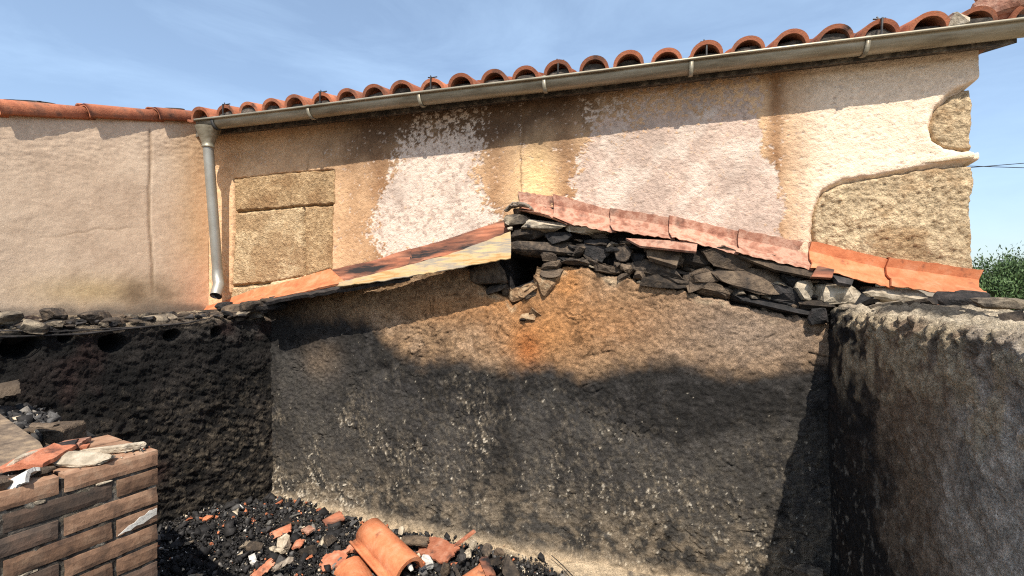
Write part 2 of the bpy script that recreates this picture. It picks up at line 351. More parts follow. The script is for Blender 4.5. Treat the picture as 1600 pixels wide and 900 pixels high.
# spalled patches, ragged rims
p1 = hp([(650, 168), (700, 140), (750, 150), (757, 200), (745, 260), (752, 320), (775, 342), (740, 372), (690, 390), (600, 402), (583, 372), (590, 325), (612, 270), (630, 215)])
p2 = hp([(905, 150), (1000, 130), (1195, 95), (1192, 180), (1205, 260), (1222, 345), (1222, 400), (1000, 360), (885, 320), (905, 275), (900, 250), (925, 215), (912, 190)])
for pp, sd_, wl in ((p1, 60, .10), (p2, 70, .075)):
    s = sdpoly(X, Z, pp)+(fbm(X, Z, 7, 5, sd_, gain=.65)-.5)*.20
    if sd_ == 70: s = np.where(X > u_(1120), s*2.2, s)
    pr = sm(wl, -wl, s)
    upz = sm(.42, .10, zg(X)-Z)                        # the plume thins into flecks higher up
    pr = pr*(1-.55*upz)
    fz_ = fbm(X, Z, 48, 3, 44, gain=.8); fz_ = np.clip((fz_-.5)*1.9+.5, 0, 1)
    fl = sm(-.10, .10, pr-fz_)
    sc = np.zeros(X.shape+(3,))+np.array([.68, .545, .44] if sd_ == 60 else [.58, .435, .345]); sc = mix(sc, (.38, .285, .225), sm(.45, .72, n3)*.85); sc = mix(sc, (.68, .56, .46), sm(.45, .75, n2)*.7); sc = mix(sc, (.33, .25, .20), sm(.5, .8, fbm(X, Z, 3.5, 4, 46))*.6)
    c = c*(1-fl[..., None])+sc*fl[..., None]
    Yw = Yw+fl*.004
# hairline crack
for uc, v0, v1 in ((815, 180, 300), (480, 255, 330)):
    cx = u_(uc)+(fbm(Z*0, Z, 14, 3, uc)-.5)*.05; zz = at_y(uc, v0, YH)[2], at_y(uc, v1, YH)[2]
    m_ = np.exp(-((X-cx)/.005)**2)*sm(zz[1]-.05, zz[1], Z)*sm(zz[0]+.05, zz[0], Z); c = mix(c, (.2, .12, .06), m_*.7); Yw += m_*.004
c *= (1+(n3-.5)*.28)[..., None]*(1+(n4-.5)*.2)[..., None]
P = np.stack([X, Yw, Z], -1)
# right-hand return of the wall, going back round the corner
ret = np.repeat(P[-1:, :, :], 14, 0); ret[:, :, 1] += np.linspace(0, 4.6, 15)[1:, None]; ret[:, :, 0] -= .02; ret[0, :, 0] += .012
cret = np.repeat(c[-1:], 14, 0)*0+np.array([.70, .56, .38])
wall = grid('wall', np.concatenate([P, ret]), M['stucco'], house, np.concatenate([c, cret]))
# granite blocks left bare in the render
for si, (k, p) in enumerate(stones_h.items()):
    q = np.array(hp(p)); x0, z0 = q.min(0)-.03; x1, z1 = q.max(0)+.03; x1 = min(x1, XE+.020); z1 = min(z1, 3.0)
    a = max(3, int((x1-x0)/.006)); b = max(3, int((z1-z0)/.006))
    SX, SZ = np.meshgrid(np.linspace(x0, x1, a), np.linspace(z0, z1, b), indexing='ij')
    s = sdpoly(SX, SZ, [tuple(t) for t in q])+(fbm(SX, SZ, 20, 3, 90+si)-.5)*.02
    lf = k in ('lintel', 'left', 'right', 'foot')
    d = (fbm(SX, SZ, 13, 4, 80+si, gain=.6)-.5)*(.014 if lf else .034)+(fbm(SX, SZ, 45, 3, 85+si, gain=.7)-.5)*(.012 if lf else .026)
    base = {'lintel': .004, 'left': .007, 'right': .010, 'foot': .008, 'low': .010, 'high': .016}[k]
    SY = YH+base-d*.9+sm(-.012, .02, s)*.06
    if not lf:                                         # rounded arris at the house corner
        SY = SY+sm(XE-.05, XE+.02, SX)**2*.10; SX = SX+np.where(SX > XE-.03, (fbm(SX*0+3, SZ, 14, 4, 7)-.5)*.03, 0)
    cc = np.zeros(SX.shape+(3,))+np.array([.50, .36, .205] if lf else [.50, .38, .235])
    g1, g2 = fbm(SX, SZ, 48, 4, 110+si, gain=.8), fbm(SX, SZ, 7, 5, 120+si)
    cc = mix(cc, (.64, .49, .30), sm(.5, .75, g1)*.8); cc = mix(cc, (.27, .17, .085), sm(.48, .25, g1)*.7); cc = mix(cc, (.34, .215, .11), sm(.45, .7, g2)*.75)
    if k == 'lintel': cc *= np.array([.80, .74, .68])
    if k == 'right': cc *= np.array([.86, .80, .74])
    cc *= (1+d*14)[..., None]
    kp = (s < .012)[:-1, :-1]
    so = grid('exposed_stone', np.stack([SX, SY, SZ], -1), M['exposed'], house, cc, keep=kp)
# end roll of render between the two corner stones
tp = [at_y(u, v, YH-.005) for u, v in ((1440, 254), (1470, 249), (1495, 245), (1512, 243), (1521, 242))]
V, Fc = tube(tp, [.006, .014, .020, .024, .016], 14); V = np.array(V); V += (rng.random(V.shape)-.5)*.005+(0, .008, 0)
mesh('render_roll', V, Fc, M['stucco'], house, True, np.zeros((len(V), 3))+np.array([.74, .60, .42]))

# roof: interlocking tiles with a tall roll
PITCH = .2213; RS = R(16)
def tile_profile(n=14):
    out, inn = [], []; r, th = .087, .015
    out.append((-.128, .014)); out.append((-.120, .016)); out.append((-.108, .006)); out.append((-.092, .006))
    for i in range(n+1):
        t = math.pi*(1-i/n); out.append((r*math.cos(t), .006+r*.98*math.sin(t)**.9))
    out += [(.095, .004), (.104, .004)]
    inn = [(.104, -.010), (.088, -.010)]
    for i in range(n+1):
        t = math.pi*i/n; inn.append(((r-th)*math.cos(t), -.010+(r-th*.4)*.98*math.sin(t)**.9))
    inn += [(-.092, -.008), (-.108, -.008), (-.128, .002)]
    return out+inn
TP = tile_profile()
def make_tile(length, mname, flare=.06):
    n = len(TP); V, Fc = [], []; secs = 5
    for i in range(secs):
        f = i/(secs-1); k = 1+flare*(.5-f)
        for a, b in TP: V.append((a*k, f*length, b*k+(.004 if i == 0 else 0)))
    for i in range(secs-1):
        for k in range(n): Fc.append((i*n+k, (i+1)*n+k, (i+1)*n+(k+1) % n, i*n+(k+1) % n))
    h = n//2
    for base, rv in ((0, False), ((secs-1)*n, True)):
        for k in range(h-1):
            q = (base+k, base+k+1, base+n-2-k, base+n-1-k); Fc.append(q[::-1] if rv else q)
    me = bpy.data.meshes.new('roof_tile'); me.from_pydata(V, [], Fc); me.update()
    me.polygons.foreach_set('use_smooth', [len(p.vertices) == 4 and i < (secs-1)*n for i, p in enumerate(me.polygons)])
    me.materials.append(M[mname]); return me
tile_me = make_tile(.43, 'tile')
X_T0 = at_y(316, 170, YH-.23)[0]; PITCH = (at_y(1452, 0, YH-.15)[0]-X_T0)/22
roof = mesh('roof', *prism([(0, 0), (4.6, math.tan(RS)*4.6), (4.6, math.tan(RS)*4.6-.12), (0, -.06)], XE-XP+.12, (XP-.02, YH-.10, zg(XP)+.012), (0, 1, 0), (0, 0, 1), (1, 0, 0)), M['joint'], house)
jr = random.Random(4)
for row in range(3):
    for i in range(25):
        x = X_T0+i*PITCH
        o = bpy.data.objects.new('roof_tile', tile_me); COL.objects.link(o); o.parent = roof
        ly = YH-gc(x)-.005+row*.37*math.cos(RS)
        o.location = (x+jr.uniform(-.006, .006), ly+jr.uniform(-.020, .014), zg(x)+.018+row*(.37*math.sin(RS)+.004)+jr.uniform(-.003, .003))
        o.rotation_euler = (RS-R(1.5)+jr.uniform(-.02, .02), jr.uniform(-.045, .045), jr.uniform(-.03, .03))
        if row == 0:                                    # sooty bedding stuffed into the mouth of the roll
            V, Fc = rock_vf(.150, .05, .085, 2000+i % 6, 2, 3, .06, .6); b_ = mesh('mortar_plug', V, Fc, M['moss'], roof); b_.location = (x, ly+.030+jr.uniform(-.008, .012), zg(x)+.038)
for uc in (351, 496, 656, 852, 1085, 1364):             # storm clips holding every few tiles
    x = at_y(uc, 150, YH-.19)[0]; i = round((x-X_T0)/PITCH); x = X_T0+i*PITCH; z = zg(x)+.018; y = YH-gc(x)-.02
    V, Fc = [], []
    for path, r in (([(x, y, z-.02), (x, y-.006, z+.05), (x+.002, y-.008, z+.094), (x+.003, y+.05, z+.108)], .0055), ([(x-.03, y+.02, z+.108), (x, y+.012, z+.100), (x+.032, y+.03, z+.110)], .004), ([(x, y+.012, z+.095), (x-.012, y+.02, z+.118)], .004)):
        v, f = tube(path, r, 6); k = len(V); V += v; Fc += [tuple(a+k for a in q) for q in f]
    mesh('tile_clip', V, Fc, M['wire'], roof)
# right-hand verge: bedded mortar, a brick end and soffit board
V, Fc = rock_vf(.30, .24, .16, 51, 3, 7, .03); pv = at_y(1568, -2, YH-.06); pv[2] = zg(pv[0])+.125; mesh('verge_block', V+pv, Fc, M['coping'], house)
V, Fc = rock_vf(.10, .16, .09, 52, 2, 7, .04); pv = at_y(1490, 14, YH-.10); pv[2] = zg(pv[0])+.06; mesh('verge_mortar', V+pv, Fc, M['mortar_lump'], house)
pA = at_y(1536, 50, YH)
mesh('verge_soffit', *prism([(0, .02), (.13, .05), (.13, .02), (.03, -.10), (0, -.12)], 4.4, (XE-.002, YH+.01, pA[2]), (1, 0, 0), (0, 0, 1), (0, 1, 0)), M['coping'], house)

# gutter
def gutter_vf(x0, x1, n=40):
    prof = []; r = .051
    for i in range(15):
        t = math.pi+math.pi*i/14; prof.append((r*math.cos(t), r*1.15*math.sin(t)))     # front (-) to back (+)
    front = [(-r-.004+.009*math.cos(t)-.004, .004+.009*math.sin(t)) for t in np.linspace(-.6, 4.2, 8)][::-1]
    prof = front+prof+[(r, .03)]
    inner = [(a*.955, b*.955+.002) for a, b in prof[8:]][::-1]
    pr = prof+inner; V, Fc = [], []; m = len(pr)
    for i in range(n+1):
        x = x0+(x1-x0)*i/n
        for a, b in pr: V.append((x, YH-gc(x)+a, zg(x)+b+.002*math.sin(x*3)))
    for i in range(n):
        for k in range(m): Fc.append((i*m+k, (i+1)*m+k, (i+1)*m+(k+1) % m, i*m+(k+1) % m))
    # end plates
    e = len(pr); Fc.append(tuple(range(8, 8+16))); Fc.append(tuple(range(n*m+8, n*m+24))[::-1])
    return V, Fc
gut = mesh('gutter', *gutter_vf(XG0, XG1+.5), M['zinc_brown'], house, True)
for uc in (333, 480, 652, 848, 1082, 1366):
    x = at_y(uc, 150, YH-.26)[0]; V, Fc = [], []; r = .055
    for s in (-.011, .011):
        for i in range(17):
            t = math.pi*.93+math.pi*1.1*i/16; V += [(x+s, YH-gc(x)+r*math.cos(t), zg(x)+r*1.15*math.sin(t)+.001), (x+s, YH-gc(x)+(r+.005)*math.cos(t), zg(x)+(r+.005)*1.15*math.sin(t)+.001)]
    for i in range(16):
        a, b = 2*i, 34+2*i; Fc += [(a+1, a+3, b+3, b+1), (a, a+1, b+1, b), (a+2, a+3, a+1, a), (b, b+1, b+3, b+2)]
    mesh('bracket', V, Fc, M['zinc_brown'] if uc != 333 else M['wire'], gut, True)
# downpipe with funnel and shoe
xp_ = at_y(325, 200, YH-gc(XG0))[0]; zt = zg(xp_)-.055
def lathe(prof, c, n=24):
    V, Fc = [], []
    for r, z in prof:
        for k in range(n): V.append((c[0]+r*math.cos(2*math.pi*k/n), c[1]+r*math.sin(2*math.pi*k/n), c[2]+z))
    for i in range(len(prof)-1):
        for k in range(n): Fc.append((i*n+k, i*n+(k+1) % n, (i+1)*n+(k+1) % n, (i+1)*n+k))
    return V, Fc
pb = at_y(345, 458, YH-.13); pm = at_y(340, 425, YH-.10); pt = np.array([xp_, YH-gc(xp_), zt-.13])
path = [pt, pt*.8+pm*.2, pt*.5+pm*.5, pt*.2+pm*.8, pm]
pipe = mesh('downpipe', *tube(path, .037, 20, False), M['zinc'], house, True)
V, Fc = lathe([(.088, 0), (.082, -.02), (.060, -.075), (.043, -.118), (.041, -.14), (.044, -.142), (.044, -.152), (.038, -.156)], (xp_, YH-gc(xp_), zt+.012)); mesh('funnel', V, Fc, M['zinc_brown'], pipe, True)
sh = [pm+(0, 0, .02), pm+(0, 0, -.04), pm*.45+pb*.55+(0, -.004, -.01), pb+(.004, -.05, -.02)]
V, Fc = tube(sh, [.040, .040, .041, .040], 20, False); v2, f2 = tube(sh[1:], [.036, .037, .037], 20, False)
k = len(V); mesh('elbow', V+v2, Fc+[tuple(a+k for a in f)[::-1] for f in f2], M['zinc'], pipe, True)
v, f = tube([sh[-1]+(0, .02, .004), sh[-1]+(0, .023, .005)], .036, 20); mesh('mouth_dark', v, f, M['black'], pipe)  # black disc paints in the darkness inside the open pipe

# ------------------------------------------------------------------ side house on the left (pale wall running towards us)
side = thing('side_house', 'pale plastered side wall with red verge tiles at the far left', 'house', (XP, YH, 0))
P0 = np.array([XP, YH, 0]); SL = 3.4
def at_left(u, v): return at_plane(u, v, P0, LN)
zt0, zt1 = at_left(318, 186)[2], at_left(0, 178)[2]; s1 = float(np.dot(at_left(0, 178)-P0, LD))
def zside(s): return zt0+(zt1-zt0)*s/s1
ns, nz = 300, 180
ss = np.linspace(0, SL, ns); fr = np.linspace(0, 1, nz); S = np.repeat(ss[:, None], nz, 1); Z = 1.25*(1-fr)+(zside(ss)[:, None]+.02)*fr
n1, n2, n3 = fbm(S, Z, 2, 4, 200), fbm(S, Z, 7, 4, 201), fbm(S, Z, 40, 3, 202)
rough_top = sm(.55, .15, zside(S)-Z+(n1-.5)*.2)*.8+sm(.5, .0, S)*.5
rel = (n1-.5)*.014+(n2-.5)*.003+(fbm(S+Z*.5, Z*2.0-S*.3, 34, 3, 203, gain=.7)-.5)*.009*np.clip(rough_top, .2, 1)+(n3-.5)*.002
s_of = lambda u: float(np.dot(at_left(u, 300)-P0, LD))
crk = s_of(236)+(fbm(Z*0, Z, 3, 3, 9)-.5)*.05+.03*(Z-2.2); cm = np.exp(-((S-crk)/.008)**2)*sm(at_left(236, 205)[2]+.03, at_left(236, 205)[2], Z)*sm(1.5, 1.7, Z)
crk2 = Z-2.02+.25*(S-.7)+(fbm(S, Z*0, 4, 3, 77)-.5)*.16; cm2 = np.exp(-(crk2/.005)**2)*sm(.5, .6, S)*sm(1.1, .9, S)*.5
rel -= cm*.007+cm2*.004
c = np.zeros(S.shape+(3,))+np.array([.60, .455, .325]); c = mix(c, (.66, .515, .375), sm(.4, .7, n1)); c = mix(c, (.50, .37, .26), sm(.45, .75, n2)*.7)
c = mix(c, (.56, .36, .20), sm(.42, .05, S)*.75); c = mix(c, (.62, .38, .26), sm(.4, .1, S)*sm(2.0, 1.6, Z)*.6)
c = mix(c, (.26, .17, .10), np.clip(cm+cm2, 0, 1)*.85)
c = mix(c, (.50, .36, .18), np.exp(-((S-.75)/.35)**2-((Z-1.58)/.10)**2)*.8)
c = mix(c, (.17, .115, .07), np.clip(np.exp(-((S-.42)/.20)**2-((Z-1.55)/.13)**2)*1.3*n2*1.3, 0, 1))
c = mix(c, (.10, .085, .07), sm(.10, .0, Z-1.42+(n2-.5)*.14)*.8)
c *= (1+(n3-.5)*.22)[..., None]
P = P0+S[..., None]*LD+Z[..., None]*np.array([0, 0, 1])+rel[..., None]*LN
grid('wall', P, M['render'], side, c, flip=True)
sroof = mesh('roof', *prism([(0, zside(0)+.02), (SL, zside(SL)+.02), (SL, zside(SL)-.08), (0, zside(0)-.08)], -3.2, P0-LN*.02, LD, (0, 0, 1), LN), M['joint'], side)
# verge tiles: rounded angle tiles, each upper one lapping over the lower
rs = math.atan2(zside(0)-zside(1), 1); up = np.array([-LD[0]*math.cos(rs), -LD[1]*math.cos(rs), math.sin(rs)]); upn = np.cross(up, LN); upn = upn if upn[2] > 0 else -upn
prof = [(.030, -.045), (.033, -.01), (.030, .008), (.020, .024), (.004, .034), (-.05, .036), (-.11, .034)]
prof = prof+[(a-.012 if a > 0 else a, b-.013) for a, b in prof][::-1]
def verge(s_low, length):
    V, Fc = [], []; n = len(prof)
    base = P0+LD*s_low+np.array([0, 0, zside(s_low)+.035])
    for i, f in enumerate((0, .06, .5, 1)):
        k = 1.05-.1*f
        for a, b in prof: V.append(base+up*length*f+LN*(a*k+.016-.030*f)+upn*(b*k+.014*(1-f)))
    for i in range(3):
        for k in range(n): Fc.append((i*n+k, i*n+(k+1) % n, (i+1)*n+(k+1) % n, (i+1)*n+k))
    h = n//2
    for bs in (0, 3*n):
        for k in range(h-1): Fc.append((bs+k, bs+k+1, bs+n-2-k, bs+n-1-k))
    mesh('verge_tile', V, Fc, M['tile'], sroof, True)
joints = [s_of(243), s_of(133)]; stp = joints[1]-joints[0]
for j in range(-1, 7): verge(joints[0]+stp*j, stp+.06)
def barrel(s_low, length, off, r0, r1, mat):
    V, Fc = [], []; base = P0+LD*s_low+np.array([0, 0, zside(s_low)])-LN*off+upn*.02; n = 11
    for f in (0, .5, 1):
        r = r0+(r1-r0)*f
        for rr in (r, r-.013):
            for k in range(n):
                t = math.pi*k/(n-1); V.append(base+up*length*f+LN*(rr*math.cos(t))+upn*(rr*math.sin(t)+.02*(1-f)))
    for i in range(2):
        a = i*2*n; b = a+2*n
        for k in range(n-1): Fc += [(a+k, a+k+1, b+k+1, b+k), (a+n+k+1, a+n+k, b+n+k, b+n+k+1)]
        Fc += [(a, b, b+n, a+n), (a+n-1, a+2*n-1, b+2*n-1, b+n-1)]
    for k in range(n-1): Fc += [(k, k+n, k+n+1, k+1)]
    mesh('roof_tile', V, Fc, mat, sroof, True)
for row in range(6):
    for j in range(-1, 7):
        barrel(joints[0]+stp*j+(.0 if row else -.03), stp+.07, .115+row*.21, .068, .058, M['tile'])
for uu, w in ((55, .30), (282, .16)):
    s_ = s_of(uu); V, Fc = rock_vf(.07, w, .035, int(uu), 3, 3, .10); V = rot(V, 0, 0, -SPL); V[:, 2] += (V@np.array([-LD[0], -LD[1], 0]))*math.tan(rs)
    mesh('lichen_crust', V+(P0+LD*s_-LN*.10+np.array([0, 0, zside(s_)+.092])), Fc, M['moss'], sroof)

# ------------------------------------------------------------------ gable wall of the ruin
gable = thing('gable_wall', 'soot-blackened gable wall of the ruin with tan plaster and exposed stones', 'wall', (float((CL[0]+CR[0])/2), 0, 0))
GPX = [(300, 492), (425, 462), (560, 432), (700, 392), (797, 352), (812, 316), (868, 322), (955, 345), (1048, 358), (1157, 380), (1270, 405), (1392, 432), (1545, 450), (1600, 460)]
tx, tz = line_y(GPX, .03)
nx, nz = 660, 380
xs = np.linspace(CL[0]-.18, CR[0]+.25, nx); fr = np.linspace(0, 1, nz); X = np.repeat(xs[:, None], nz, 1)
Z = -.36*(1-fr)+(np.interp(xs, tx, tz)[:, None])*fr
G = lambda pts: poly_y(pts, 0)
ex, ez = line_y([(400, 440), (560, 430), (700, 410), (735, 425), (748, 446), (765, 452), (790, 462), (800, 478), (815, 470), (832, 452), (850, 440), (868, 428), (880, 418), (905, 416), (960, 433), (1000, 442), (1070, 455), (1140, 472), (1200, 487), (1295, 503), (1400, 520)], 0)
n1, n2, n3, n4 = fbm(X, Z, 1.6, 5, 300), fbm(X, Z, 6, 5, 301), fbm(X, Z, 38, 3, 302), fbm(X, Z, 18, 4, 303)
wx, wz = warp(X, Z, 5, .25, 310)
crack = ridge(wx+wz*.7, wz*1.7-wx*.4, 7, 4, 320)
n5 = fbm(wx*1.0+wz*.8, wz*1.5-wx*.5, 24, 5, 305, gain=.65); n6 = fbm(X, Z, 60, 2, 306)
spars = sm(.52, .66, fbm(X, Z, 4, 3, 321))
rel = (n1-.5)*.050+(n2-.5)*.010+(n5-.5)*.008+(n3-.5)*.010+(n6-.5)*.010-sm(.90, .99, crack)*.008*spars
edge = np.interp(X, ex, ez)+(n4-.5)*.05+(n3-.5)*.02
above = sm(-.006, .018, Z-edge)
hole = sm(.01, -.02, sdpoly(X, Z, G([(791, 400), (846, 402), (838, 425), (822, 438), (796, 448)])))
pit = np.exp(-(((X-at_y(826, 493, 0)[0])/.055)**2+((Z-at_y(826, 493, 0)[2])/.045)**2))
lump = np.exp(-(((X-at_y(597, 578, 0)[0])/.06)**2+((Z-at_y(597, 578, 0)[2])/.045)**2))
bx, bz = line_y([(425, 770), (560, 797), (700, 830), (870, 862), (1000, 886), (1300, 945)], 0)
foot = sm(.05, -.06, Z-np.interp(X, bx, bz)+(n4-.5)*.08)
rel = rel-above*.10-hole*.40-pit*.03-lump*.035+foot*.035
# colours
la, lb = line_y([(400, 498), (560, 500), (585, 520), (625, 556), (660, 572), (700, 562), (760, 580), (860, 574), (905, 592), (960, 573), (1050, 570), (1140, 588), (1300, 572)], 0)
dz = np.interp(X, la, lb)-Z+(n2-.5)*.11+(n4-.5)*.05          # depth under the soot line
c = np.zeros(X.shape+(3,))+np.array([.33, .21, .118]); c = mix(c, (.43, .29, .18), sm(.45, .7, n2)); c = mix(c, (.19, .12, .07), sm(.45, .68, n4)*.8); c = mix(c, (.15, .095, .055), sm(.56, .70, n5)*.7)
for u, v, sx, sz, a in ((845, 520, .26, .20, .95), (885, 440, .12, .14, .95), (790, 470, .24, .09, .7), (920, 500, .6, .2, .5), (690, 480, .35, .10, .55)):
    p = at_y(u, v, 0); c = mix(c, (.46, .22, .085), np.clip(a*1.15*np.exp(-((X-p[0])/sx)**2-((Z-p[2])/sz)**2)*(.55+.9*n2), 0, 1))
p = at_y(825, 545, 0); c = mix(c, (.40, .13, .035), .8*np.exp(-((X-p[0])/.09)**2-((Z-p[2])/.12)**2))
p = at_y(1180, 520, 0); c = mix(c, (.31, .235, .175), .7*np.exp(-((X-p[0])/.5)**2-((Z-p[2])/.25)**2))
soot = sm(-.10, .06, dz)
l2a, l2b = line_y([(400, 540), (560, 560), (620, 600), (690, 640), (760, 655), (830, 612), (860, 604), (900, 634), (960, 662), (1060, 690), (1180, 665), (1300, 640)], 0)
under = sm(-.03, .08, np.interp(X, l2a, l2b)-Z+(n2-.5)*.10+(n4-.5)*.04)
low = np.zeros(X.shape+(3,))+np.array([.024, .022, .020])
low = mix(low, (.058, .054, .049), under*(.6+.6*n2))
arch = sm(.10, .5, dz+(n1-.5)*.5)*under
low = mix(low, (.078, .069, .058), arch*(.3+.9*n2)*.8); low = mix(low, (.025, .023, .021), sm(.45, .62, fbm(X, Z*.6, 3.2, 5, 341, gain=.6))*.7)
low = mix(low, (.055, .05, .046), sm(.48, .7, n4)*.6)
p = at_y(500, 560, 0); low = mix(low, (.20, .14, .09), .6*np.exp(-((X-p[0])/.16)**2-((Z-p[2])/.13)**2)*n2*1.6)
c = c*(1-soot[..., None])+low*soot[..., None]
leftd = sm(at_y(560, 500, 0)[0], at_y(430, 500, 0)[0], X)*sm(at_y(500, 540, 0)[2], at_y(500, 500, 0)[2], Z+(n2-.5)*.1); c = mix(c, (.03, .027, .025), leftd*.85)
f1 = fbm(X+.25*Z, Z*.55, 44, 4, 330, gain=.8); f2 = fbm(X-.25*Z, Z*.6, 72, 2, 331, gain=.8); dens = sm(1.35, .10, Z+(n1-.5)*.6)*soot
dens = dens*(.35+1.3*sm(.40, .68, fbm(X, Z, 3.0, 5, 333))); dens = np.clip(dens+.4*np.exp(-((X-at_y(690, 720, 0)[0])/.35)**2-((Z-.40)/.33)**2)*soot, 0, 1.5)
dens = dens*np.where(X+(n4-.5)*.06 < at_y(763, 700, 0)[0], 1.2, .72)+.45*np.exp(-((X-at_y(1140, 830, 0)[0])/.28)**2-((Z-.10)/.16)**2)*soot
c = c*(1-.35*(np.exp(-((X-at_y(785, 700, 0)[0]+(n2-.5)*.05)/.07)**2)*sm(1.0, .8, Z)*soot))[..., None]
gry = sm(.44, .70, f1)*np.clip(dens, 0, 1); c = mix(c, (.20, .165, .12), gry*.75*soot)
fl = sm(.0, .06, f1*.6+f2*.4-(.765-.13*dens)); c = mix(c, (.40, .325, .225), fl*soot*.8)
wf = sm(0, .04, f2*.6+f1*.4-(.79-.11*dens)); c = mix(c, (.58, .52, .42), wf*soot*.8)
rel = rel+(fl*.003+wf*.003)*soot
c = mix(c, (.30, .235, .16), sm(.45, .02, Z+(n2-.5)*.35)*soot*.55*sm(.4, .65, n4))
c = mix(c, (.60, .46, .30), foot*(.5+.5*sm(.3, .6, n4)))
c = mix(c, (.022, .02, .02), np.clip(above+hole, 0, 1)); c = mix(c, (.05, .045, .04), np.clip(pit+lump, 0, 1)*.6)
c = mix(c, (.5, .40, .26), .6*np.exp(-((Z-edge+.03)/.02)**2)*sm(.5, .7, n2)*(1-soot)); c *= (1-.45*sm(.92, .99, crack)*(1-above)*spars)[..., None]
c *= (1+(n3-.5)*.45)[..., None]
grid('plaster_face', np.stack([X, -rel, Z], -1), M['plaster'], gable, c)

# stones of the gable head, one by one: measured centre, size and tilt
def z2(x, y, w, h): return (740+x/4, 280+y/4, w/4, h/4)
def z3(x, y, w, h): return (1020+x/2.759, 320+y/2.759, w/2.759, h/2.759)
GS = [(z2(335, 345, 205, 95), 4, 'stone', -.03), (z2(525, 372, 165, 80), -4, 'stone_black', -.01), (z2(420, 437, 390, 85), 2, 'stone', -.02), (z2(655, 432, 80, 95), 5, 'stone', 0),
 (z2(780, 450, 180, 150), 0, 'stone_black', .02), (z2(935, 457, 120, 105), -6, 'stone', 0), (z2(1035, 492, 110, 55), 0, 'stone_black', 0), (z2(465, 481, 112, 56), 5, 'stone_warm', -.05),
 (z2(480, 545, 135, 65), -12, 'stone_warm', -.05), (z2(490, 592, 140, 55), -3, 'stone_warm', -.04), (z2(660, 518, 240, 55), 6, 'stone', -.02), (z2(840, 560, 200, 55), 12, 'stone_warm', -.02),
 (z2(890, 535, 55, 38), 0, 'stone_warm', -.02), (z2(960, 556, 85, 58), 20, 'stone_warm', -.02), (z2(945, 610, 80, 44), 5, 'stone_warm', -.015), (z2(1040, 598, 84, 64), -5, 'stone_warm', -.03),
 (z2(1140, 562, 340, 74), 16, 'stone', -.01), (z2(1205, 648, 275, 80), 12, 'stone', -.03), (z2(1415, 612, 175, 105), -18, 'stone_warm', -.04), (z2(1430, 676, 95, 30), -10, 'stone_warm', -.03),
 (z2(1500, 697, 205, 85), 10, 'stone_warm', -.03), (z2(1380, 512, 170, 120), 10, 'stone', .02), (z2(95, 578, 215, 135), 0, 'stone_warm', -.02), (z2(130, 690, 150, 55), -6, 'stone', -.03),
 (z2(430, 652, 130, 100), 40, 'ochre_mortar', -.03), (z2(330, 690, 130, 60), -35, 'ochre_mortar', -.02), (z2(370, 735, 90, 45), -30, 'stone_warm', -.03), (z2(335, 865, 95, 60), 10, 'ochre_mortar', -.02), (z2(300, 875, 55, 50), 0, 'stone_black', -.02), (z2(385, 690, 120, 70), -40, 'ochre_mortar', -.01), (z2(250, 730, 150, 80), -25, 'ochre_mortar', .01), (z2(190, 700, 60, 70), 10, 'stone_warm', 0), (z2(400, 600, 60, 90), 10, 'ochre_mortar', .0), (z2(385, 850, 70, 60), 30, 'ochre_mortar', 0),
 (z2(1195, 485, 215, 85), 14, 'stone_warm', -.07), (z2(440, 292, 260, 70), 8, 'mortar_lump', -.05), (z2(270, 255, 150, 70), 0, 'bed', -.04), (z2(690, 310, 260, 60), 12, 'mortar_lump', -.03),
 (z3(340, 232, 240, 85), 14, 'stone_warm', -.04), (z3(205, 313, 125, 80), -20, 'stone_warm', -.04), (z3(415, 322, 285, 95), 12, 'stone_warm', -.03), (z3(268, 366, 140, 62), 14, 'stone_warm', -.02),
 (z3(370, 379, 54, 34), 0, 'bed', -.02), (z3(432, 390, 54, 28), 8, 'bed', -.02), (z3(560, 388, 170, 75), 5, 'stone_black', -.02), (z3(662, 370, 95, 80), 0, 'mortar_lump', -.04),
 (z3(800, 388, 200, 95), 8, 'mortar_lump', -.04), (z3(705, 432, 130, 50), 4, 'stone', -.03), (z3(480, 430, 340, 45), 14, 'stone_black', -.05), (z3(1050, 398, 230, 70), 10, 'mortar_lump', -.03), (z3(930, 405, 120, 70), 0, 'stone_black', .0),
 (z3(40, 285, 160, 70), 10, 'stone', 0), (z3(95, 338, 150, 56), 8, 'stone', -.02), (z3(480, 245, 170, 70), 12, 'stone', .0), (z3(600, 330, 120, 60), 12, 'stone_black', 0), (z3(1180, 425, 150, 60), 6, 'stone', -.02)]
for i, ((u, v, w, h), an, mt, yo) in enumerate(GS):
    p = at_y(u, v, .01); t = np.linalg.norm(p[:2]-CAMP[:2])*math.cos(math.atan((u-800)/FPX)); k = t/FPX
    V, Fc = rock_vf(w*k*1.14, .16, h*k*1.2, 400+i, 3, 13, .06, .30)
    V = rot(V, 0, R(an), 0); mesh('stone', V+p+(0, yo*.55+.052, 0), Fc, M[mt], gable)

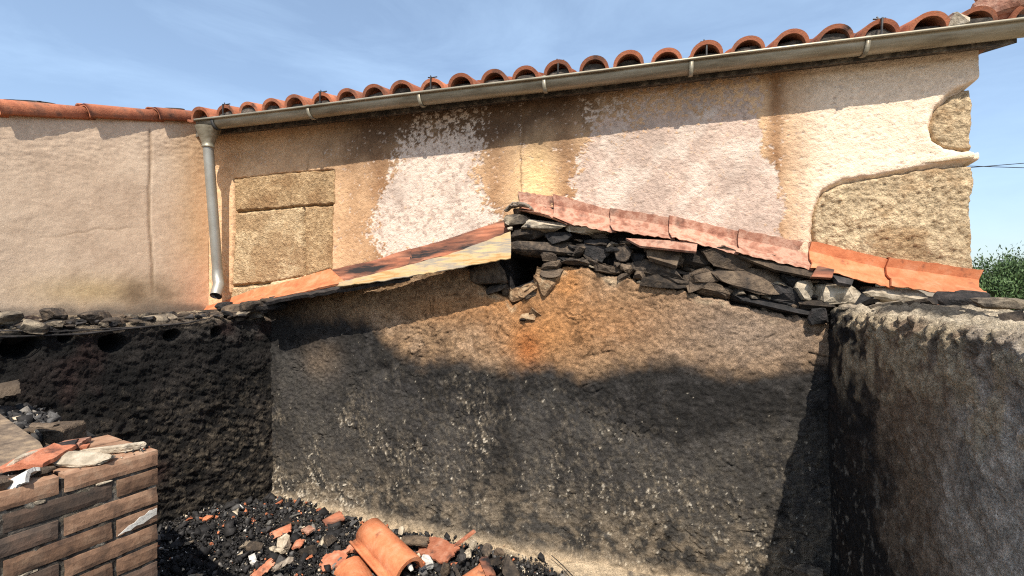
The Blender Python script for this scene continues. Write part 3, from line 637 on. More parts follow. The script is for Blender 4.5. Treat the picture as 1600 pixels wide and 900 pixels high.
pk = random.Random(11); lo_x, lo_z = line_y([(800, 452), (850, 432), (880, 415), (905, 414), (1000, 440), (1140, 470), (1295, 500)], 0); hi_x, hi_z = line_y([(800, 352), (870, 350), (960, 366), (1052, 378), (1150, 402), (1290, 436)], 0)
for i in range(95):
    x_ = pk.uniform(at_y(850, 400, 0)[0], at_y(1292, 450, 0)[0]); f = pk.random(); z_ = float(np.interp(x_, lo_x, lo_z))*(1-f)+float(np.interp(x_, hi_x, hi_z))*f
    V, Fc = rock_vf(pk.uniform(.05, .14), .10, pk.uniform(.018, .045), 1500+i, 2, 9, .06, .35); mesh('stone', rot(V, 0, R(pk.uniform(0, 22)), 0)+np.array([x_, .055+pk.uniform(-.012, .012), z_]), Fc, M[pk.choice(['stone', 'stone_black', 'stone_warm', 'bed'])], gable)
# coping on the right slope: terracotta channel tiles set on edge against the house wall
cu = [(811, 301, 330), (866, 305, 340), (955, 326, 352), (1048, 338, 366), (1157, 360, 388), (1270, 379, 412), (1392, 404, 436), (1535, 420, 452)]
cl = [(845, 334), (895, 352), (960, 362), (1052, 372), (1150, 396), (1268, 420), (1395, 448), (1545, 468)]
def coping(i, mat):
    V, Fc = [], []
    cols = []
    N = 19
    for f in np.linspace(-.02, 1.035, N):
        a, b = cu[i], cu[i+1]; l0, l1 = cl[i], cl[i+1]
        lap = .010*(f > .9)+.0
        pt_ = at_y(a[0]+(b[0]-a[0])*f, a[1]+(b[1]-a[1])*f, YH-.012); md = at_y(a[0]+(b[0]-a[0])*f, a[2]+(b[2]-a[2])*f, YH-.105); lo = at_y(l0[0]+(l1[0]-l0[0])*f, l0[1]+(l1[1]-l0[1])*f, YH-.165)
        dy = .020*(f-.5); dz_ = .010*(.5-f)
        q = [pt_+(0, .03, -.0), pt_, pt_*.62+md*.38+(0, .040, -.008), pt_*.22+md*.78+(0, .034, -.004), md+(0, .004, 0), md*.9+lo*.1+(0, -.012, .0), lo]
        j = (rng.random((7, 3))-.5)*.0025; j[6, 2] += (rng.random()-.5)*.010; j[1, 2] += (rng.random()-.5)*.008
        q = [x+jj+(0, dy, dz_) for x, jj in zip(q, j)]
        V += q+[x+(0, .016, -.002) for x in q[::-1]]
    n = 14
    for s in range(N-1):
        for k in range(n): Fc.append((s*n+k, s*n+(k+1) % n, (s+1)*n+(k+1) % n, (s+1)*n+k))
    for b in (0, (N-1)*n):
        for k in range(6): Fc.append((b+k, b+k+1, b+n-2-k, b+n-1-k))
    return mesh('coping_tile', V, Fc, M[mat], gable)
for i in range(7): coping(i, 'coping_new' if i >= 5 else 'coping')
# broken lower pieces hanging out under that coping
def plate(name, px, y_top, y_bot, mat, parent, th=.014, split=2):
    """quad plate: first `split` points on the upper plane, the rest on the lower"""
    V = [at_y(u, v, y_top if i < split else y_bot) for i, (u, v) in enumerate(px)]; n = len(V)
    a = V[1]-V[0]; b = V[-1]-V[0]; nn = np.cross(a, b); nn /= np.linalg.norm(nn); nn = nn if nn[1] < 0 else -nn
    V2 = [p-nn*th for p in V]
    Fc = [tuple(range(n)), tuple(range(n, 2*n))[::-1]]+[(i, n+i, n+(i+1) % n, (i+1) % n) for i in range(n)]
    return mesh(name, V+V2, Fc, M[mat], parent)
plate('tile_fragment', [(978, 372), (1090, 378), (1088, 393), (1050, 389), (1000, 384)], -.03, -.09, 'coping', gable)
plate('tile_fragment', [(1015, 392), (1066, 394), (1057, 415), (1014, 402)], -.02, -.06, 'stone_warm', gable, .03)
plate('tile_fragment', [(1278, 415), (1304, 421), (1300, 434), (1268, 432)], -.05, -.09, 'coping_soot', gable, .02)
plate('tile_fragment', [(1300, 429), (1334, 437), (1331, 445), (1310, 441)], -.05, -.09, 'char', gable, .02)
plate('tile_fragment', [(1150, 398), (1290, 428), (1275, 434), (1210, 421)], -.03, -.05, 'stone_warm', gable, .02)
# straw-and-mortar knot at the apex
ap = at_y(812, 327, .03)
V, Fc = [], []
for i in range(26):
    a0 = random.uniform(-.3, .3); pth = [ap+np.array([.085*math.cos(t)+random.uniform(-.006, .006), random.uniform(-.05, .02), .045*math.sin(t)*random.uniform(.6, 1.15)-.01]) for t in np.linspace(.1+a0*.4, 3.0+a0, 7)]
    v, f = tube(pth, random.uniform(.003, .007), 5); k = len(V); V += v; Fc += [tuple(x+k for x in q) for q in f]
mesh('mortar_knot', V, Fc, M['ash_wood'], gable)
V, Fc = rock_vf(.12, .08, .05, 77, 3, 6, .08); mesh('mortar_lump', V+ap+(0, .02, -.01), Fc, M['stone_warm'], gable)
for u, v, w in ((797, 357, .035), (793, 349, .03)):
    V, Fc = rock_vf(w, w, w*.7, int(u), 2, 5, .1); mesh('mortar_lump', V+at_y(u, v, -.03), Fc, M['mortar_lump'], gable)

# coping on the left slope: strips of sooty terracotta over a curled scorched sheet
def strip(name, top, bot, yt, yb, mat, parent, th=.014, sag=.02, nseg=30, jag=.006):
    tu = np.array(top, float); bu = np.array(bot, float); V, Fc = [], []
    for f in np.linspace(0, 1, nseg):
        g = lambda A: (np.interp(f, np.linspace(0, 1, len(A)), A[:, 0]), np.interp(f, np.linspace(0, 1, len(A)), A[:, 1]))
        ytf = np.interp(f, np.linspace(0, 1, len(yt)), yt); ybf = np.interp(f, np.linspace(0, 1, len(yb)), yb)
        a = at_y(*g(tu), ytf); b = at_y(*g(bu), ybf); a = a+(rng.random(3)-.5)*jag; b = b+(rng.random(3)-.5)*jag*1.6
        mid = [(a*(1-t)+b*t)+np.array([0, sag*math.sin(math.pi*t), -sag*.6*math.sin(math.pi*t)]) for t in (.0, .25, .5, .75, 1)]
        V += mid+[q+(0, th*.6, -th) for q in mid[::-1]]
    n = 10
    for s in range(nseg-1):
        for k in range(n): Fc.append((s*n+k, s*n+(k+1) % n, (s+1)*n+(k+1) % n, (s+1)*n+k))
    for b in (0, (nseg-1)*n):
        for k in range(4): Fc.append((b+k, b+k+1, b+n-2-k, b+n-1-k))
    return mesh(name, V, Fc, M[mat], parent)
strip('coping_tile', [(794, 342), (690, 376), (640, 390)], [(795, 372), (700, 398), (636, 414)], [YH-.012]*2, [-.05, -.06], 'coping_soot', gable, nseg=16)
strip('coping_tile', [(642, 388), (580, 408), (512, 422)], [(640, 414), (560, 436), (520, 446)], [YH-.010]*2, [-.06, -.08], 'coping_soot', gable, nseg=16)
strip('coping_tile', [(516, 420), (440, 442), (396, 452)], [(540, 440), (440, 464), (392, 471)], [YH-.014]*2, [-.10, -.12], 'coping_new', gable, nseg=16)
strip('coping_tile', [(400, 450), (350, 470), (296, 486)], [(396, 470), (350, 482), (290, 496)], [YH-.010]*2, [-.06, -.06], 'coping_new', gable, nseg=12)
strip('scorched_sheet', [(797, 362), (700, 398), (600, 424), (530, 441)], [(797, 403), (700, 421), (600, 438), (525, 447)], [-.05, -.07, -.09, -.12], [-.19, -.21, -.24, -.26], 'sheet', gable, .004, .012, 40, .005)
strip('charred_batten', [(600, 432), (500, 450), (420, 464)], [(640, 434), (500, 457), (415, 472)], [-.06]*2, [-.20, -.28], 'char', gable, .02, .01, 20)

# ------------------------------------------------------------------ left wall of the ruin, black with soot
lw = thing('soot_black_wall', 'thick soot-black stone wall on the left with beam sockets and rubble top', 'wall', tuple(CL))
ns, SLW = 330, 3.4
ZT = 1.39
# profile: up the face, over the edge, across the ledge to the pale wall
wid = abs(np.dot(CL-P0, LN))+.02
prof = [(0, z) for z in np.linspace(-.36, ZT-.05, 190)]+[(-.05+.05*math.cos(t), ZT-.05+.05*math.sin(t)) for t in np.linspace(.15, math.pi/2, 8)]+[(-d, ZT+.03*d) for d in np.linspace(.06, wid, 50)]
prof = np.array(prof); nrm = np.array([(1, 0)]*190+[(math.cos(t), math.sin(t)) for t in np.linspace(.15, math.pi/2, 8)]+[(0, 1)]*50)
s = np.concatenate([np.linspace(-.12, 1.9, ns-30), np.linspace(1.9, SLW, 31)[1:]]); S = np.repeat(s[:, None], len(prof), 1)
T = np.repeat(np.concatenate([[0], np.cumsum(np.linalg.norm(np.diff(prof, axis=0), axis=1))])[None], ns, 0); Zp = np.repeat(prof[None, :, 1], ns, 0)
n1, n2, n3, n4 = fbm(S, T, 1.8, 4, 500), fbm(S, T, 7, 4, 501), fbm(S, T, 36, 3, 502), fbm(S*.7+T*.7, T*1.4-S*.6, 16, 4, 503)
rdg = ridge(S*.6+T*.5, T*1.6-S*.9, 9, 4, 510)
n5 = fbm(S*.7+T*.5, T*1.5-S*.9, 26, 4, 505, gain=.65)
n7 = fbm(S*.5+T*.45, T*2.0-S*1.1, 30, 4, 507, gain=.7)
rel = (n1-.5)*.08+(n2-.5)*.022+(rdg-.6)*.012+(n4-.5)*.012+(n5-.5)*.012+(n7-.5)*.026+(n3-.5)*.012
at_lw = lambda u, v: at_plane(u, v, CL, LN)
rel = rel*sm(-.15, .12, S)
top_m = sm(T.max()-wid-.05, T.max()-wid+.05, T)
for u, v, r in ((33, 541, .075), (176, 536, .062), (268, 524, .045), (337, 519, .042), (105, 527, .035)):
    p = at_lw(u, v); sc, zc = float(np.dot(p-CL, LD)), p[2]
    rel -= .20*sm(1.05, .8, np.sqrt(((S-sc)/r)**2+((Zp-zc)/(r*.85))**2)+(n4-.5)*.3)*(1-top_m)
c = np.zeros(S.shape+(3,))+np.array([.013, .012, .011]); c = mix(c, (.030, .026, .023), sm(.4, .7, n2)); c = mix(c, (.060, .048, .036), sm(.5, .75, n4)*sm(1.2, .5, Zp)*.9)
c = mix(c, (.16, .13, .095), sm(.50, .75, n5)*sm(1.15, .5, Zp)*sm(1.5, .2, S)*.8)
c = mix(c, (.06, .03, .025), sm(.55, .75, fbm(S, T, 3.5, 3, 521))*.5)
c = mix(c, (.30, .245, .17), sm(.70, .80, fbm(S, T, 45, 3, 522))*.35*sm(1.2, .6, Zp))
c = mix(c, (.17, .135, .10), top_m*sm(.35, .6, n2)); c = mix(c, (.42, .33, .22), top_m*sm(.55, .7, n4)*.8)
c = mix(c, (.13, .115, .10), np.exp(-((Zp-ZT+.10)/.06)**2)*sm(.5, .7, n4)*.5*sm(1.0, .2, S))
P = CL+S[..., None]*LD+prof[None, :, 0, None]*LN+prof[None, :, 1, None]*np.array([0, 0, 1])
NV = nrm[None, :, 0, None]*LN+nrm[None, :, 1, None]*np.array([0, 0, 1]); P = P+NV*rel[..., None]
grid('masonry', P, M['rubblewall'], lw, c, flip=True)
LS = [(12, 498, 40, 22, 'bed'), (60, 497, 60, 30, 'stone_black'), (85, 492, 34, 22, 'stone'), (28, 508, 34, 14, 'bed'), (120, 500, 60, 22, 'stone_black'), (150, 496, 50, 20, 'stone'), (185, 500, 50, 20, 'stone_warm'), (205, 492, 42, 14, 'stone'),
      (170, 511, 46, 10, 'bed'), (230, 502, 34, 12, 'stone_warm'), (262, 499, 40, 16, 'bed'), (268, 491, 18, 9, 'bed'), (285, 506, 30, 12, 'stone_warm'), (100, 511, 50, 12, 'stone'), (55, 512, 40, 12, 'stone_warm'), (240, 512, 36, 10, 'bed'), (208, 510, 30, 9, 'stone'),
      (300, 503, 36, 16, 'stone_warm'), (335, 492, 50, 18, 'stone'), (368, 484, 46, 18, 'stone_warm'), (395, 479, 50, 18, 'stone'), (350, 478, 30, 12, 'stone_black'), (420, 482, 40, 16, 'stone_black'), (345, 505, 50, 14, 'stone'), (392, 496, 46, 16, 'stone_black'), (422, 472, 34, 12, 'stone_warm'), (385, 489, 24, 10, 'bed'), (-25, 500, 50, 26, 'stone'), (-60, 505, 50, 22, 'stone_warm'), (440, 478, 40, 14, 'stone_black'), (365, 512, 40, 12, 'stone_black')]
ck = random.Random(21)
for i in range(170):
    s_ = ck.uniform(.02, 2.3); d_ = abs(ck.gauss(0, .16))*.8; p = CL+LD*s_-LN*d_; w = ck.choice((.025, .035, .05, .07, .09)); z_ = ZT+.03*d_+ck.uniform(-.01, .022)
    V, Fc = rock_vf(w*ck.uniform(.8, 1.8), w, w*ck.uniform(.35, .7), 2100+i, 2, 8, .12); mesh('stone', rot(V, ck.uniform(-.3, .3), ck.uniform(-.3, .3), ck.uniform(0, 3))+np.array([p[0], p[1], z_]), Fc, M[ck.choice(['stone', 'stone_black', 'bed', 'bed', 'stone_black', 'char', 'stone'])], lw)
for i, (u, v, w, h, mt) in enumerate(LS):
    if i % 3 == 1 and u < 300: continue
    p = at_plane(u, v, CL-LN*(.10+.10*((i*37) % 5)/4), LN) if u < 300 else at_y(min(u, 430), v, -.08-.05*(i % 3)); t = np.dot((p-CAMP)[:2], (-ST, CT)); k = t/FPX
    V, Fc = rock_vf(w*k*.85, .11, h*k*1.05, 700+i, 3, 8, .10); mesh('stone', rot(V, 0, R(random.uniform(-8, 8)), R(70) if u < 300 else R(20))+p, Fc, M[mt], lw)
pth = [at_plane(u, v, CL+LN*.015, LN) for u, v in ((-80, 536), (0, 526), (60, 523), (130, 521), (200, 515), (290, 504), (330, 497))]
mesh('charred_batten', *tube([p+(0, 0, random.uniform(-.006, .006)) for p in pth], [.005, .007, .004, .007, .005, .006, .003], 7), M['char'], lw)
pth = [at_plane(u, v, CL+LN*.01, LN) for u, v in ((-60, 522), (0, 518), (90, 517), (180, 512), (270, 507))]
mesh('charred_batten', *tube([p+(0, 0, random.uniform(-.006, .006)) for p in pth], [.003, .005, .003, .004, .002], 6), M['char'], lw)

# ------------------------------------------------------------------ right wall of the ruin
rw = thing('sooty_side_wall', 'rough grey and soot-streaked plastered wall closing the ruin on the right', 'wall', tuple(CR))
RD = np.array([math.sin(R(1.0)), -math.cos(R(1.0)), 0]); RN = np.array([-math.cos(R(1.0)), -math.sin(R(1.0)), 0])
ZR = 1.485; wid = .62
prof = [(0, z) for z in np.linspace(-.36, ZR-.06, 230)]+[(-.06+.06*math.cos(t), ZR-.06+.06*math.sin(t)) for t in np.linspace(.1, math.pi/2, 12)]+[(-d, ZR+.02*d) for d in np.linspace(.07, wid, 46)]+[(-wid-.01, ZR-.1), (-wid-.02, -.36)]
nrm = np.array([(1, 0)]*230+[(math.cos(t), math.sin(t)) for t in np.linspace(.1, math.pi/2, 12)]+[(0, 1)]*46+[(-1, 0)]*2); prof = np.array(prof)
s = np.concatenate([np.linspace(-.10, 1.75, 300), np.linspace(1.75, 3.6, 60)[1:]]); ns = len(s); S = np.repeat(s[:, None], len(prof), 1)
Tl = np.concatenate([[0], np.cumsum(np.linalg.norm(np.diff(prof, axis=0), axis=1))]); T = np.repeat(Tl[None], ns, 0); Zp = np.repeat(prof[None, :, 1], ns, 0)
n1, n2, n3, n4 = fbm(S, T, 1.7, 4, 600), fbm(S, T, 6.5, 4, 601), fbm(S, T, 40, 3, 602), fbm(S*1.1, T*.9, 16, 4, 603)
rdg = ridge(S*1.1+T*.3, T-S*.2, 8, 4, 610)
n5 = fbm(S*1.3+T*.2, T*.9, 26, 4, 605, gain=.65)
rel = (n1-.5)*.06+(n2-.5)*.014+(rdg-.6)*.006+(n4-.5)*.010+(n5-.5)*.016+(n3-.5)*.014
rel = rel*sm(-.10, .10, S)
top_m = sm(1.80, 1.88, T); rel += top_m*((n2-.5)*.05)+sm(1.65, 1.80, T)*(n5-.5)*.05
c = np.zeros(S.shape+(3,))+np.array([.030, .027, .025]); br = np.zeros_like(c)+np.array([.31, .22, .145]); gr = np.zeros_like(c)+np.array([.74, .65, .53])
sdk = .46+.34*sm(1.25, .15, Zp)-.12*sm(1.1, 1.5, Zp)
w1 = sm(-.16, .20, S-sdk+(n2-.5)*.4+(n4-.5)*.2); c = c*(1-w1[..., None])+br*w1[..., None]
w2 = sm(-.22, .26, S-.92-(Zp-.75)*.25+(n2-.5)*.5+(n4-.5)*.25)*sm(.45, 1.0, Zp+.3*n1+.25*(S-1)); c = c*(1-w2[..., None])+gr*w2[..., None]
c = mix(c, (.33, .25, .17), sm(.5, .7, n4)*w1*(1-w2)*.7); c = mix(c, (.05, .045, .042), sm(.5, .68, fbm(S, T, 4.5, 5, 621, gain=.65))*w1*.5*sm(.6, 1.1, Zp))
c = mix(c, (.05, .035, .025), sm(.55, .75, n2)*(1-w1)*.6)
fk = sm(.66, .76, fbm(S, T*.6, 42, 3, 622)); c = mix(c, (.45, .40, .32), fk*.55*sm(1.2, .4, Zp))
edgec = sm(1.42, 1.72, T+(n2-.5)*.42+(n4-.5)*.3)*sm(.05, .25, S); c = mix(c, (.58, .46, .30), edgec*sm(.38, .55, n4)*.9)
c = mix(c, (.60, .50, .36), top_m*(.55+.4*n4)); c = mix(c, (.03, .03, .03), top_m*sm(.52, .64, n2)*.9)
c *= (1+(n3-.5)*.5)[..., None]
P = CR+S[..., None]*RD+prof[None, :, 0, None]*RN+prof[None, :, 1, None]*np.array([0, 0, 1])
NV = nrm[None, :, 0, None]*RN+nrm[None, :, 1, None]*np.array([0, 0, 1]); P = P+NV*rel[..., None]
grid('masonry', P, M['rubblewall'], rw, c)
RSn = [(1278, 494, 24, 22, 'stone_black', -.03), (1350, 498, 16, 18, 'bed', -.28), (1368, 492, 18, 14, 'stone_black', -.34), (1365, 506, 16, 10, 'bed', -.34), (1335, 482, 40, 10, 'bed', -.10), (1385, 478, 44, 10, 'bed', -.2), (1440, 474, 34, 12, 'stone', -.2), (1500, 470, 60, 22, 'stone_black', -.12), (1515, 462, 40, 14, 'char', -.1), (1560, 474, 60, 16, 'bed', -.4), (1585, 500, 34, 26, 'stone', -.95), (1478, 485, 30, 12, 'bed', -.5)]
for i, (u, v, w, h, mt, y) in enumerate(RSn):
    p = at_y(u, v, y); t = np.dot((p-CAMP)[:2], (-ST, CT)); k = t/FPX; V, Fc = rock_vf(w*k*1.1, .09, h*k*1.2, 800+i, 2, 8, .10); mesh('stone', rot(V, 0, R(random.uniform(-12, 12)), R(-30))+p, Fc, M[mt], rw)
plate('tile_fragment', [(1428, 474), (1468, 476), (1470, 486), (1430, 482)], -.15, -.22, 'shard', rw)
V, Fc = rock_vf(.16, .12, .07, 840, 3, 6, .1); mesh('stone', V+at_y(1265, 893, -.06), Fc, M['bed'], rw)

# ------------------------------------------------------------------ brick counter on the left
BD = np.array([math.sin(R(12)), math.cos(R(12)), 0]); BN = np.array([math.cos(R(12)), -math.sin(R(12)), 0])       # away from us; its right-hand face
zb = 1.038; BC = at_z(247, 703, zb); BP, BL, BH, BW, MJ = .0645, .245, .053, .115, .012
ctr = thing('brick_counter', 'low smoke-stained brick counter with bare orange top course at the lower left', 'counter', (float(BC[0]), float(BC[1]), 0))
def brick_mesh(l, w, h, seed):
    import bmesh
    bm = bmesh.new(); bmesh.ops.create_cube(bm, size=1)
    for v in bm.verts: v.co = Vector((v.co.x*w, v.co.y*l, v.co.z*h))
    bmesh.ops.subdivide_edges(bm, edges=[e for e in bm.edges if abs(e.verts[0].co.y-e.verts[1].co.y) > .01], cuts=max(2, int(l/.02)), use_grid_fill=True)
    bmesh.ops.subdivide_edges(bm, edges=[e for e in bm.edges if abs(e.verts[0].co.z-e.verts[1].co.z) > .01], cuts=3, use_grid_fill=True)
    for v in bm.verts:
        e = sum((abs(abs(v.co.x)-w/2) < .001, abs(abs(v.co.y)-l/2) < .001, abs(abs(v.co.z)-h/2) < .001))
        n_ = mnoise.noise_vector(v.co*38+Vector((seed, seed*2, 0))); c_ = mnoise.noise(v.co*22+Vector((seed*3, 0, seed)))
        v.co += n_*.0018
        if e >= 2: v.co *= 1-(.006+.030*max(0, c_-.10)); v.co.x -= math.copysign(.0025, v.co.x)*(e >= 2)
    me = bpy.data.meshes.new('brick'); bm.to_mesh(me); bm.free(); return me
CW = .385
core_o = BC-BN*.008-BD*.010
V, Fc = prism([(0, 0), (-(CW-.016), 0), (-(CW-.016), -1.35), (0, -1.35)], -1.16, core_o+np.array([0, 0, -.012]), BN, BD, (0, 0, 1)); mesh('mortar_core', V, Fc, M['joint'], ctr)
ly, lz = np.meshgrid(np.linspace(0, 1.3, 330), np.linspace(0, 1.10, 290), indexing='ij'); rl = -.0075+(fbm(ly, lz, 26, 4, 950)-.5)*.016+(fbm(ly, lz, 70, 2, 951)-.5)*.004
P = (BC-BD*.004)[None, None]-ly[..., None]*BD-lz[..., None]*np.array([0, 0, 1])+rl[..., None]*BN-np.array([0, 0, .010])
jc = np.zeros(ly.shape+(3,))+np.array([.06, .052, .044]); jc = mix(jc, (.17, .145, .11), sm(.45, .65, fbm(ly, lz, 14, 4, 952))); jc = mix(jc, (.42, .38, .31), sm(.64, .74, fbm(ly, lz, 20, 4, 953)))
grid('mortar_joints', P, M['rubblewall'], ctr, jc, flip=True)
bmeshes = {}
def brick(cx, cy, cz, l, w, mat, rz=0):
    key = (l, w, mat, random.randint(0, 3))
    if key not in bmeshes: me = brick_mesh(l, w, BH, hash(key) % 999); me.materials.append(M[mat]); bmeshes[key] = me
    o = bpy.data.objects.new('brick', bmeshes[key]); COL.objects.link(o); o.parent = ctr; o.matrix_parent_inverse = Matrix.Translation(-ctr.location)
    p = BC+BN*cx-BD*cy; o.location = (p[0], p[1], cz); o.rotation_euler = (R(random.uniform(-.6, .6)), R(random.uniform(-.6, .6)), -R(12)+rz+R(random.uniform(-.5, .5)))
br_ = random.Random(3); random.seed(5)
for k in range(17):
    z = zb-BH/2-k*BP; y = 0; first = True
    mats = ['brick_top'] if k == 0 else ['brick', 'brick', 'brick_dark', 'brick', 'brick_dark']
    lens = ([BL]*6) if k % 2 == 0 else ([BW]+[BL]*5)
    for l in lens:
        mt = br_.choice(mats)
        if k == 1 and l == BL and y < .2: mt = 'brick_dark'
        brick(-BW/2+br_.uniform(-.003, .003), y+l/2, z, l, BW, mt); y += l+MJ
    # the far end and the back course
    if k == 0:
        for row in (1, 2):
            y = 0
            for l in [BL]*6: brick(-BW/2-row*(BW+MJ), y+l/2, z-.001*row, l, BW, br_.choice(['brick_top', 'brick_dark', 'brick_top'])); y += l+MJ
    else:
        brick(-BW-MJ-BL/2, BW/2, z, BW, BL, br_.choice(mats))
# limewash splash on one half brick of the end
q = [(.0, .002), (.018, .006), (.034, .004), (.05, .012), (.07, .010), (.092, .020), (.109, .024), (.110, .046), (.098, .044), (.088, .046), (.074, .036), (.06, .036), (.046, .024), (.03, .021), (.016, .012)]
wz_ = zb-3*BP-BH+.002
V, Fc = prism([(-(.112-a), b) for a, b in q], .0022, BC+BN*.0012-BD*.003+np.array([0, 0, wz_-BC[2]]), -BD*-1, (0, 0, 1), BN); mesh('limewash_splash', V, Fc, M['white'], ctr)
# lumps of pale mortar squeezed out of the joints
for k in range(8):
    yy = br_.uniform(.02, .6); kk = br_.randint(0, 6); V, Fc = rock_vf(br_.uniform(.01, .02), br_.uniform(.02, .05), br_.uniform(.008, .013), 900+k, 2, 4, .12)
    p = BC-BD*yy+BN*-.006; mesh('mortar_smear', rot(V, 0, 0, -R(12))+np.array([p[0], p[1], zb-BH-MJ/2-kk*BP]), Fc, M['mortar_lump'], ctr)

# curved, broken-edged pieces of tile
def shard(name, label, pos, w, l, rad, seed, rx=0, ry=0, rz=0, mat='shard', cat='tile shard', th=.013, jag=.12, n=14, group=None, rib=0):
    if pos[2] < .5: w, l = w*1.2, l*1.2
    r = np.random.default_rng(seed); A = np.linspace(-1, 1, n); V = []
    e = [1-jag*r.random(n) for _ in range(2)]; g = [1-jag*r.random(n) for _ in range(2)]
    for layer in (0, 1):
        for i, a in enumerate(A):
            for j, b in enumerate(A):
                x = a*w/2*(g[0][j] if a > 0 else g[1][j]); y = b*l/2*(e[0][i] if b > 0 else e[1][i])
                t = x/rad; rr = rad-layer*th+(rib*math.exp(-((a-.1)/.13)**2) if layer == 0 else 0); V.append((rr*math.sin(t), y, rr*math.cos(t)-rad))
    I = lambda L_, i, j: L_*n*n+i*n+j; Fc = []
    for i in range(n-1):
        for j in range(n-1): Fc += [(I(0, i, j), I(0, i+1, j), I(0, i+1, j+1), I(0, i, j+1)), (I(1, i, j+1), I(1, i+1, j+1), I(1, i+1, j), I(1, i, j))]
    for i in range(n-1):
        Fc += [(I(0, i, 0), I(1, i, 0), I(1, i+1, 0), I(0, i+1, 0)), (I(0, i+1, n-1), I(1, i+1, n-1), I(1, i, n-1), I(0, i, n-1)), (I(0, 0, i+1), I(1, 0, i+1), I(1, 0, i), I(0, 0, i)), (I(0, n-1, i), I(1, n-1, i), I(1, n-1, i+1), I(0, n-1, i+1))]
    o = mesh(name, rot(V, rx, ry, rz), Fc, M[mat]); o.location = pos; tag(o, label, cat, group); return o
def stone(name, label, pos, w, d, h, seed, mat, rx=0, ry=0, rz=0, sub=3, cuts=8, rough=.06, cat='stone', box=.55, group=None):
    V, Fc = rock_vf(w, d, h, seed, sub, cuts, rough, box); o = mesh(name, rot(V, rx, ry, rz), Fc, M[mat]); o.location = pos; tag(o, label, cat, group); return o
zt_ = zb+.004
stone('mortar_slab', 'long cream mortar slab lying along the front of the brick counter top', at_z(124, 716, zt_+.014), .085, .19, .040, 31, 'mortar_lump', 0, R(4), R(-62), 4, 7, .05, 'mortar')
stone('mortar_slab', 'thin pale mortar flake near the far end of the brick counter top', at_z(178, 700, zt_+.010), .06, .19, .028, 32, 'mortar_lump', 0, R(4), R(-60), 4, 7, .05, 'mortar')
shard('tile_shard', 'red ribbed tile shard with cream mortar edge on the brick counter', at_z(56, 712, zt_+.035), .15, .13, .5, 33, R(8), R(-6), R(20), rib=.012)
shard('tile_shard', 'flat blackened and red tile shard behind the mortar slab on the counter', at_z(92, 698, zt_+.020), .13, .09, .6, 34, R(4), R(2), R(-35), 'coping_soot', rib=.010)
stone('mortar_lump', 'cream mortar strip stuck along the near edge of the red tile shard on the counter', at_z(37, 718, zt_+.022), .035, .12, .035, 35, 'mortar_lump', 0, 0, R(25), 3, 7, .06, 'mortar')
shard('plaster_shard', 'white curved shard standing at the near left edge of the brick counter', at_z(30, 742, zt_+.022), .09, .05, .05, 36, R(30), R(10), R(-50), 'white', 'shard', .012)
stone('grey_chip', 'grey stone chip beneath the tile shards on the counter', at_z(63, 735, zt_+.010), .07, .04, .022, 37, 'stone_warm', 0, 0, R(20), 3)
stone('grey_chip', 'small grey chip at the left border on the near end of the counter', at_z(4, 756, zt_+.012), .03, .05, .03, 38, 'stone_warm', 0, R(30), R(10), 2)
stone('brick_bit', 'small red brick crumb lying between the two mortar slabs', at_z(133, 698, zt_+.012), .035, .03, .022, 39, 'shard', 0, 0, .4, 2, cat='brick crumb')
shard('tile_shard', 'pinkish flat tile shard at the back of the counter beside the squared block', at_z(112, 690, zt_+.016), .12, .08, .6, 40, R(3), R(-3), R(-50), 'coping')
# squared block and leaning slab behind the counter, with a heap of embers
blk = at_z(88, 672, zb-.02)
stone('squared_block', 'squared grey-brown stone block behind the brick counter', blk+(0, 0, -.04), .15, .13, .13, 41, 'stone_warm', 0, 0, R(20), 3, 3, .02, 'block', .22)
stone('stone_flake', 'flat grey flake resting on the squared block', at_z(65, 664, zb+.032), .13, .05, .016, 42, 'stone_warm', 0, 0, R(10), 3, 7, .08, 'stone')
pl = [at_z(-60, 590, .98), at_z(0, 650, 1.02), at_z(112, 734, 1.02), at_z(55, 765, 1.045), at_z(-90, 800, 1.05)]
pl = [at_z(-70, 622, 1.10), at_z(-2, 645, 1.09), at_z(62, 690, 1.06), at_z(75, 712, 1.05), at_z(20, 722, 1.045), at_z(-120, 770, 1.05)]
V = [*pl, *[p-np.array([0, 0, .07]) for p in pl]]; n = len(pl)
o = mesh('scorched_slab', V, [tuple(range(n)), tuple(range(n, 2*n))[::-1]]+[(i, n+i, n+(i+1) % n, (i+1) % n) for i in range(n)], M['slab']); tag(o, 'brown scorched slab sloping in from the left border behind the counter', 'slab')
# a low stub of wall that carries block, embers and slab
stub_o = BC-BN*(CW+.004)+BD*.03
stub = mesh('wall_stub', *prism([(0, .02), (-.62, .10), (-.62, -1.3), (0, -1.3)], -1.12, stub_o+np.array([0, 0, -.085]), BN, BD, (0, 0, 1)), M['stone_black']); tag(stub, 'charred low masonry stub behind the brick counter heaped with embers', 'wall')
shard('tile_shard', 'brown tile shard sticking out at the left border above the embers', at_z(-2, 606, 1.14), .12, .14, .09, 44, R(10), R(30), R(-20), 'stone_warm')
stone('mortar_lump', 'white mortar lump under the brown shard at the left border', at_z(4, 611, 1.10), .07, .05, .03, 45, 'white', 0, 0, .4, 3, cat='mortar')

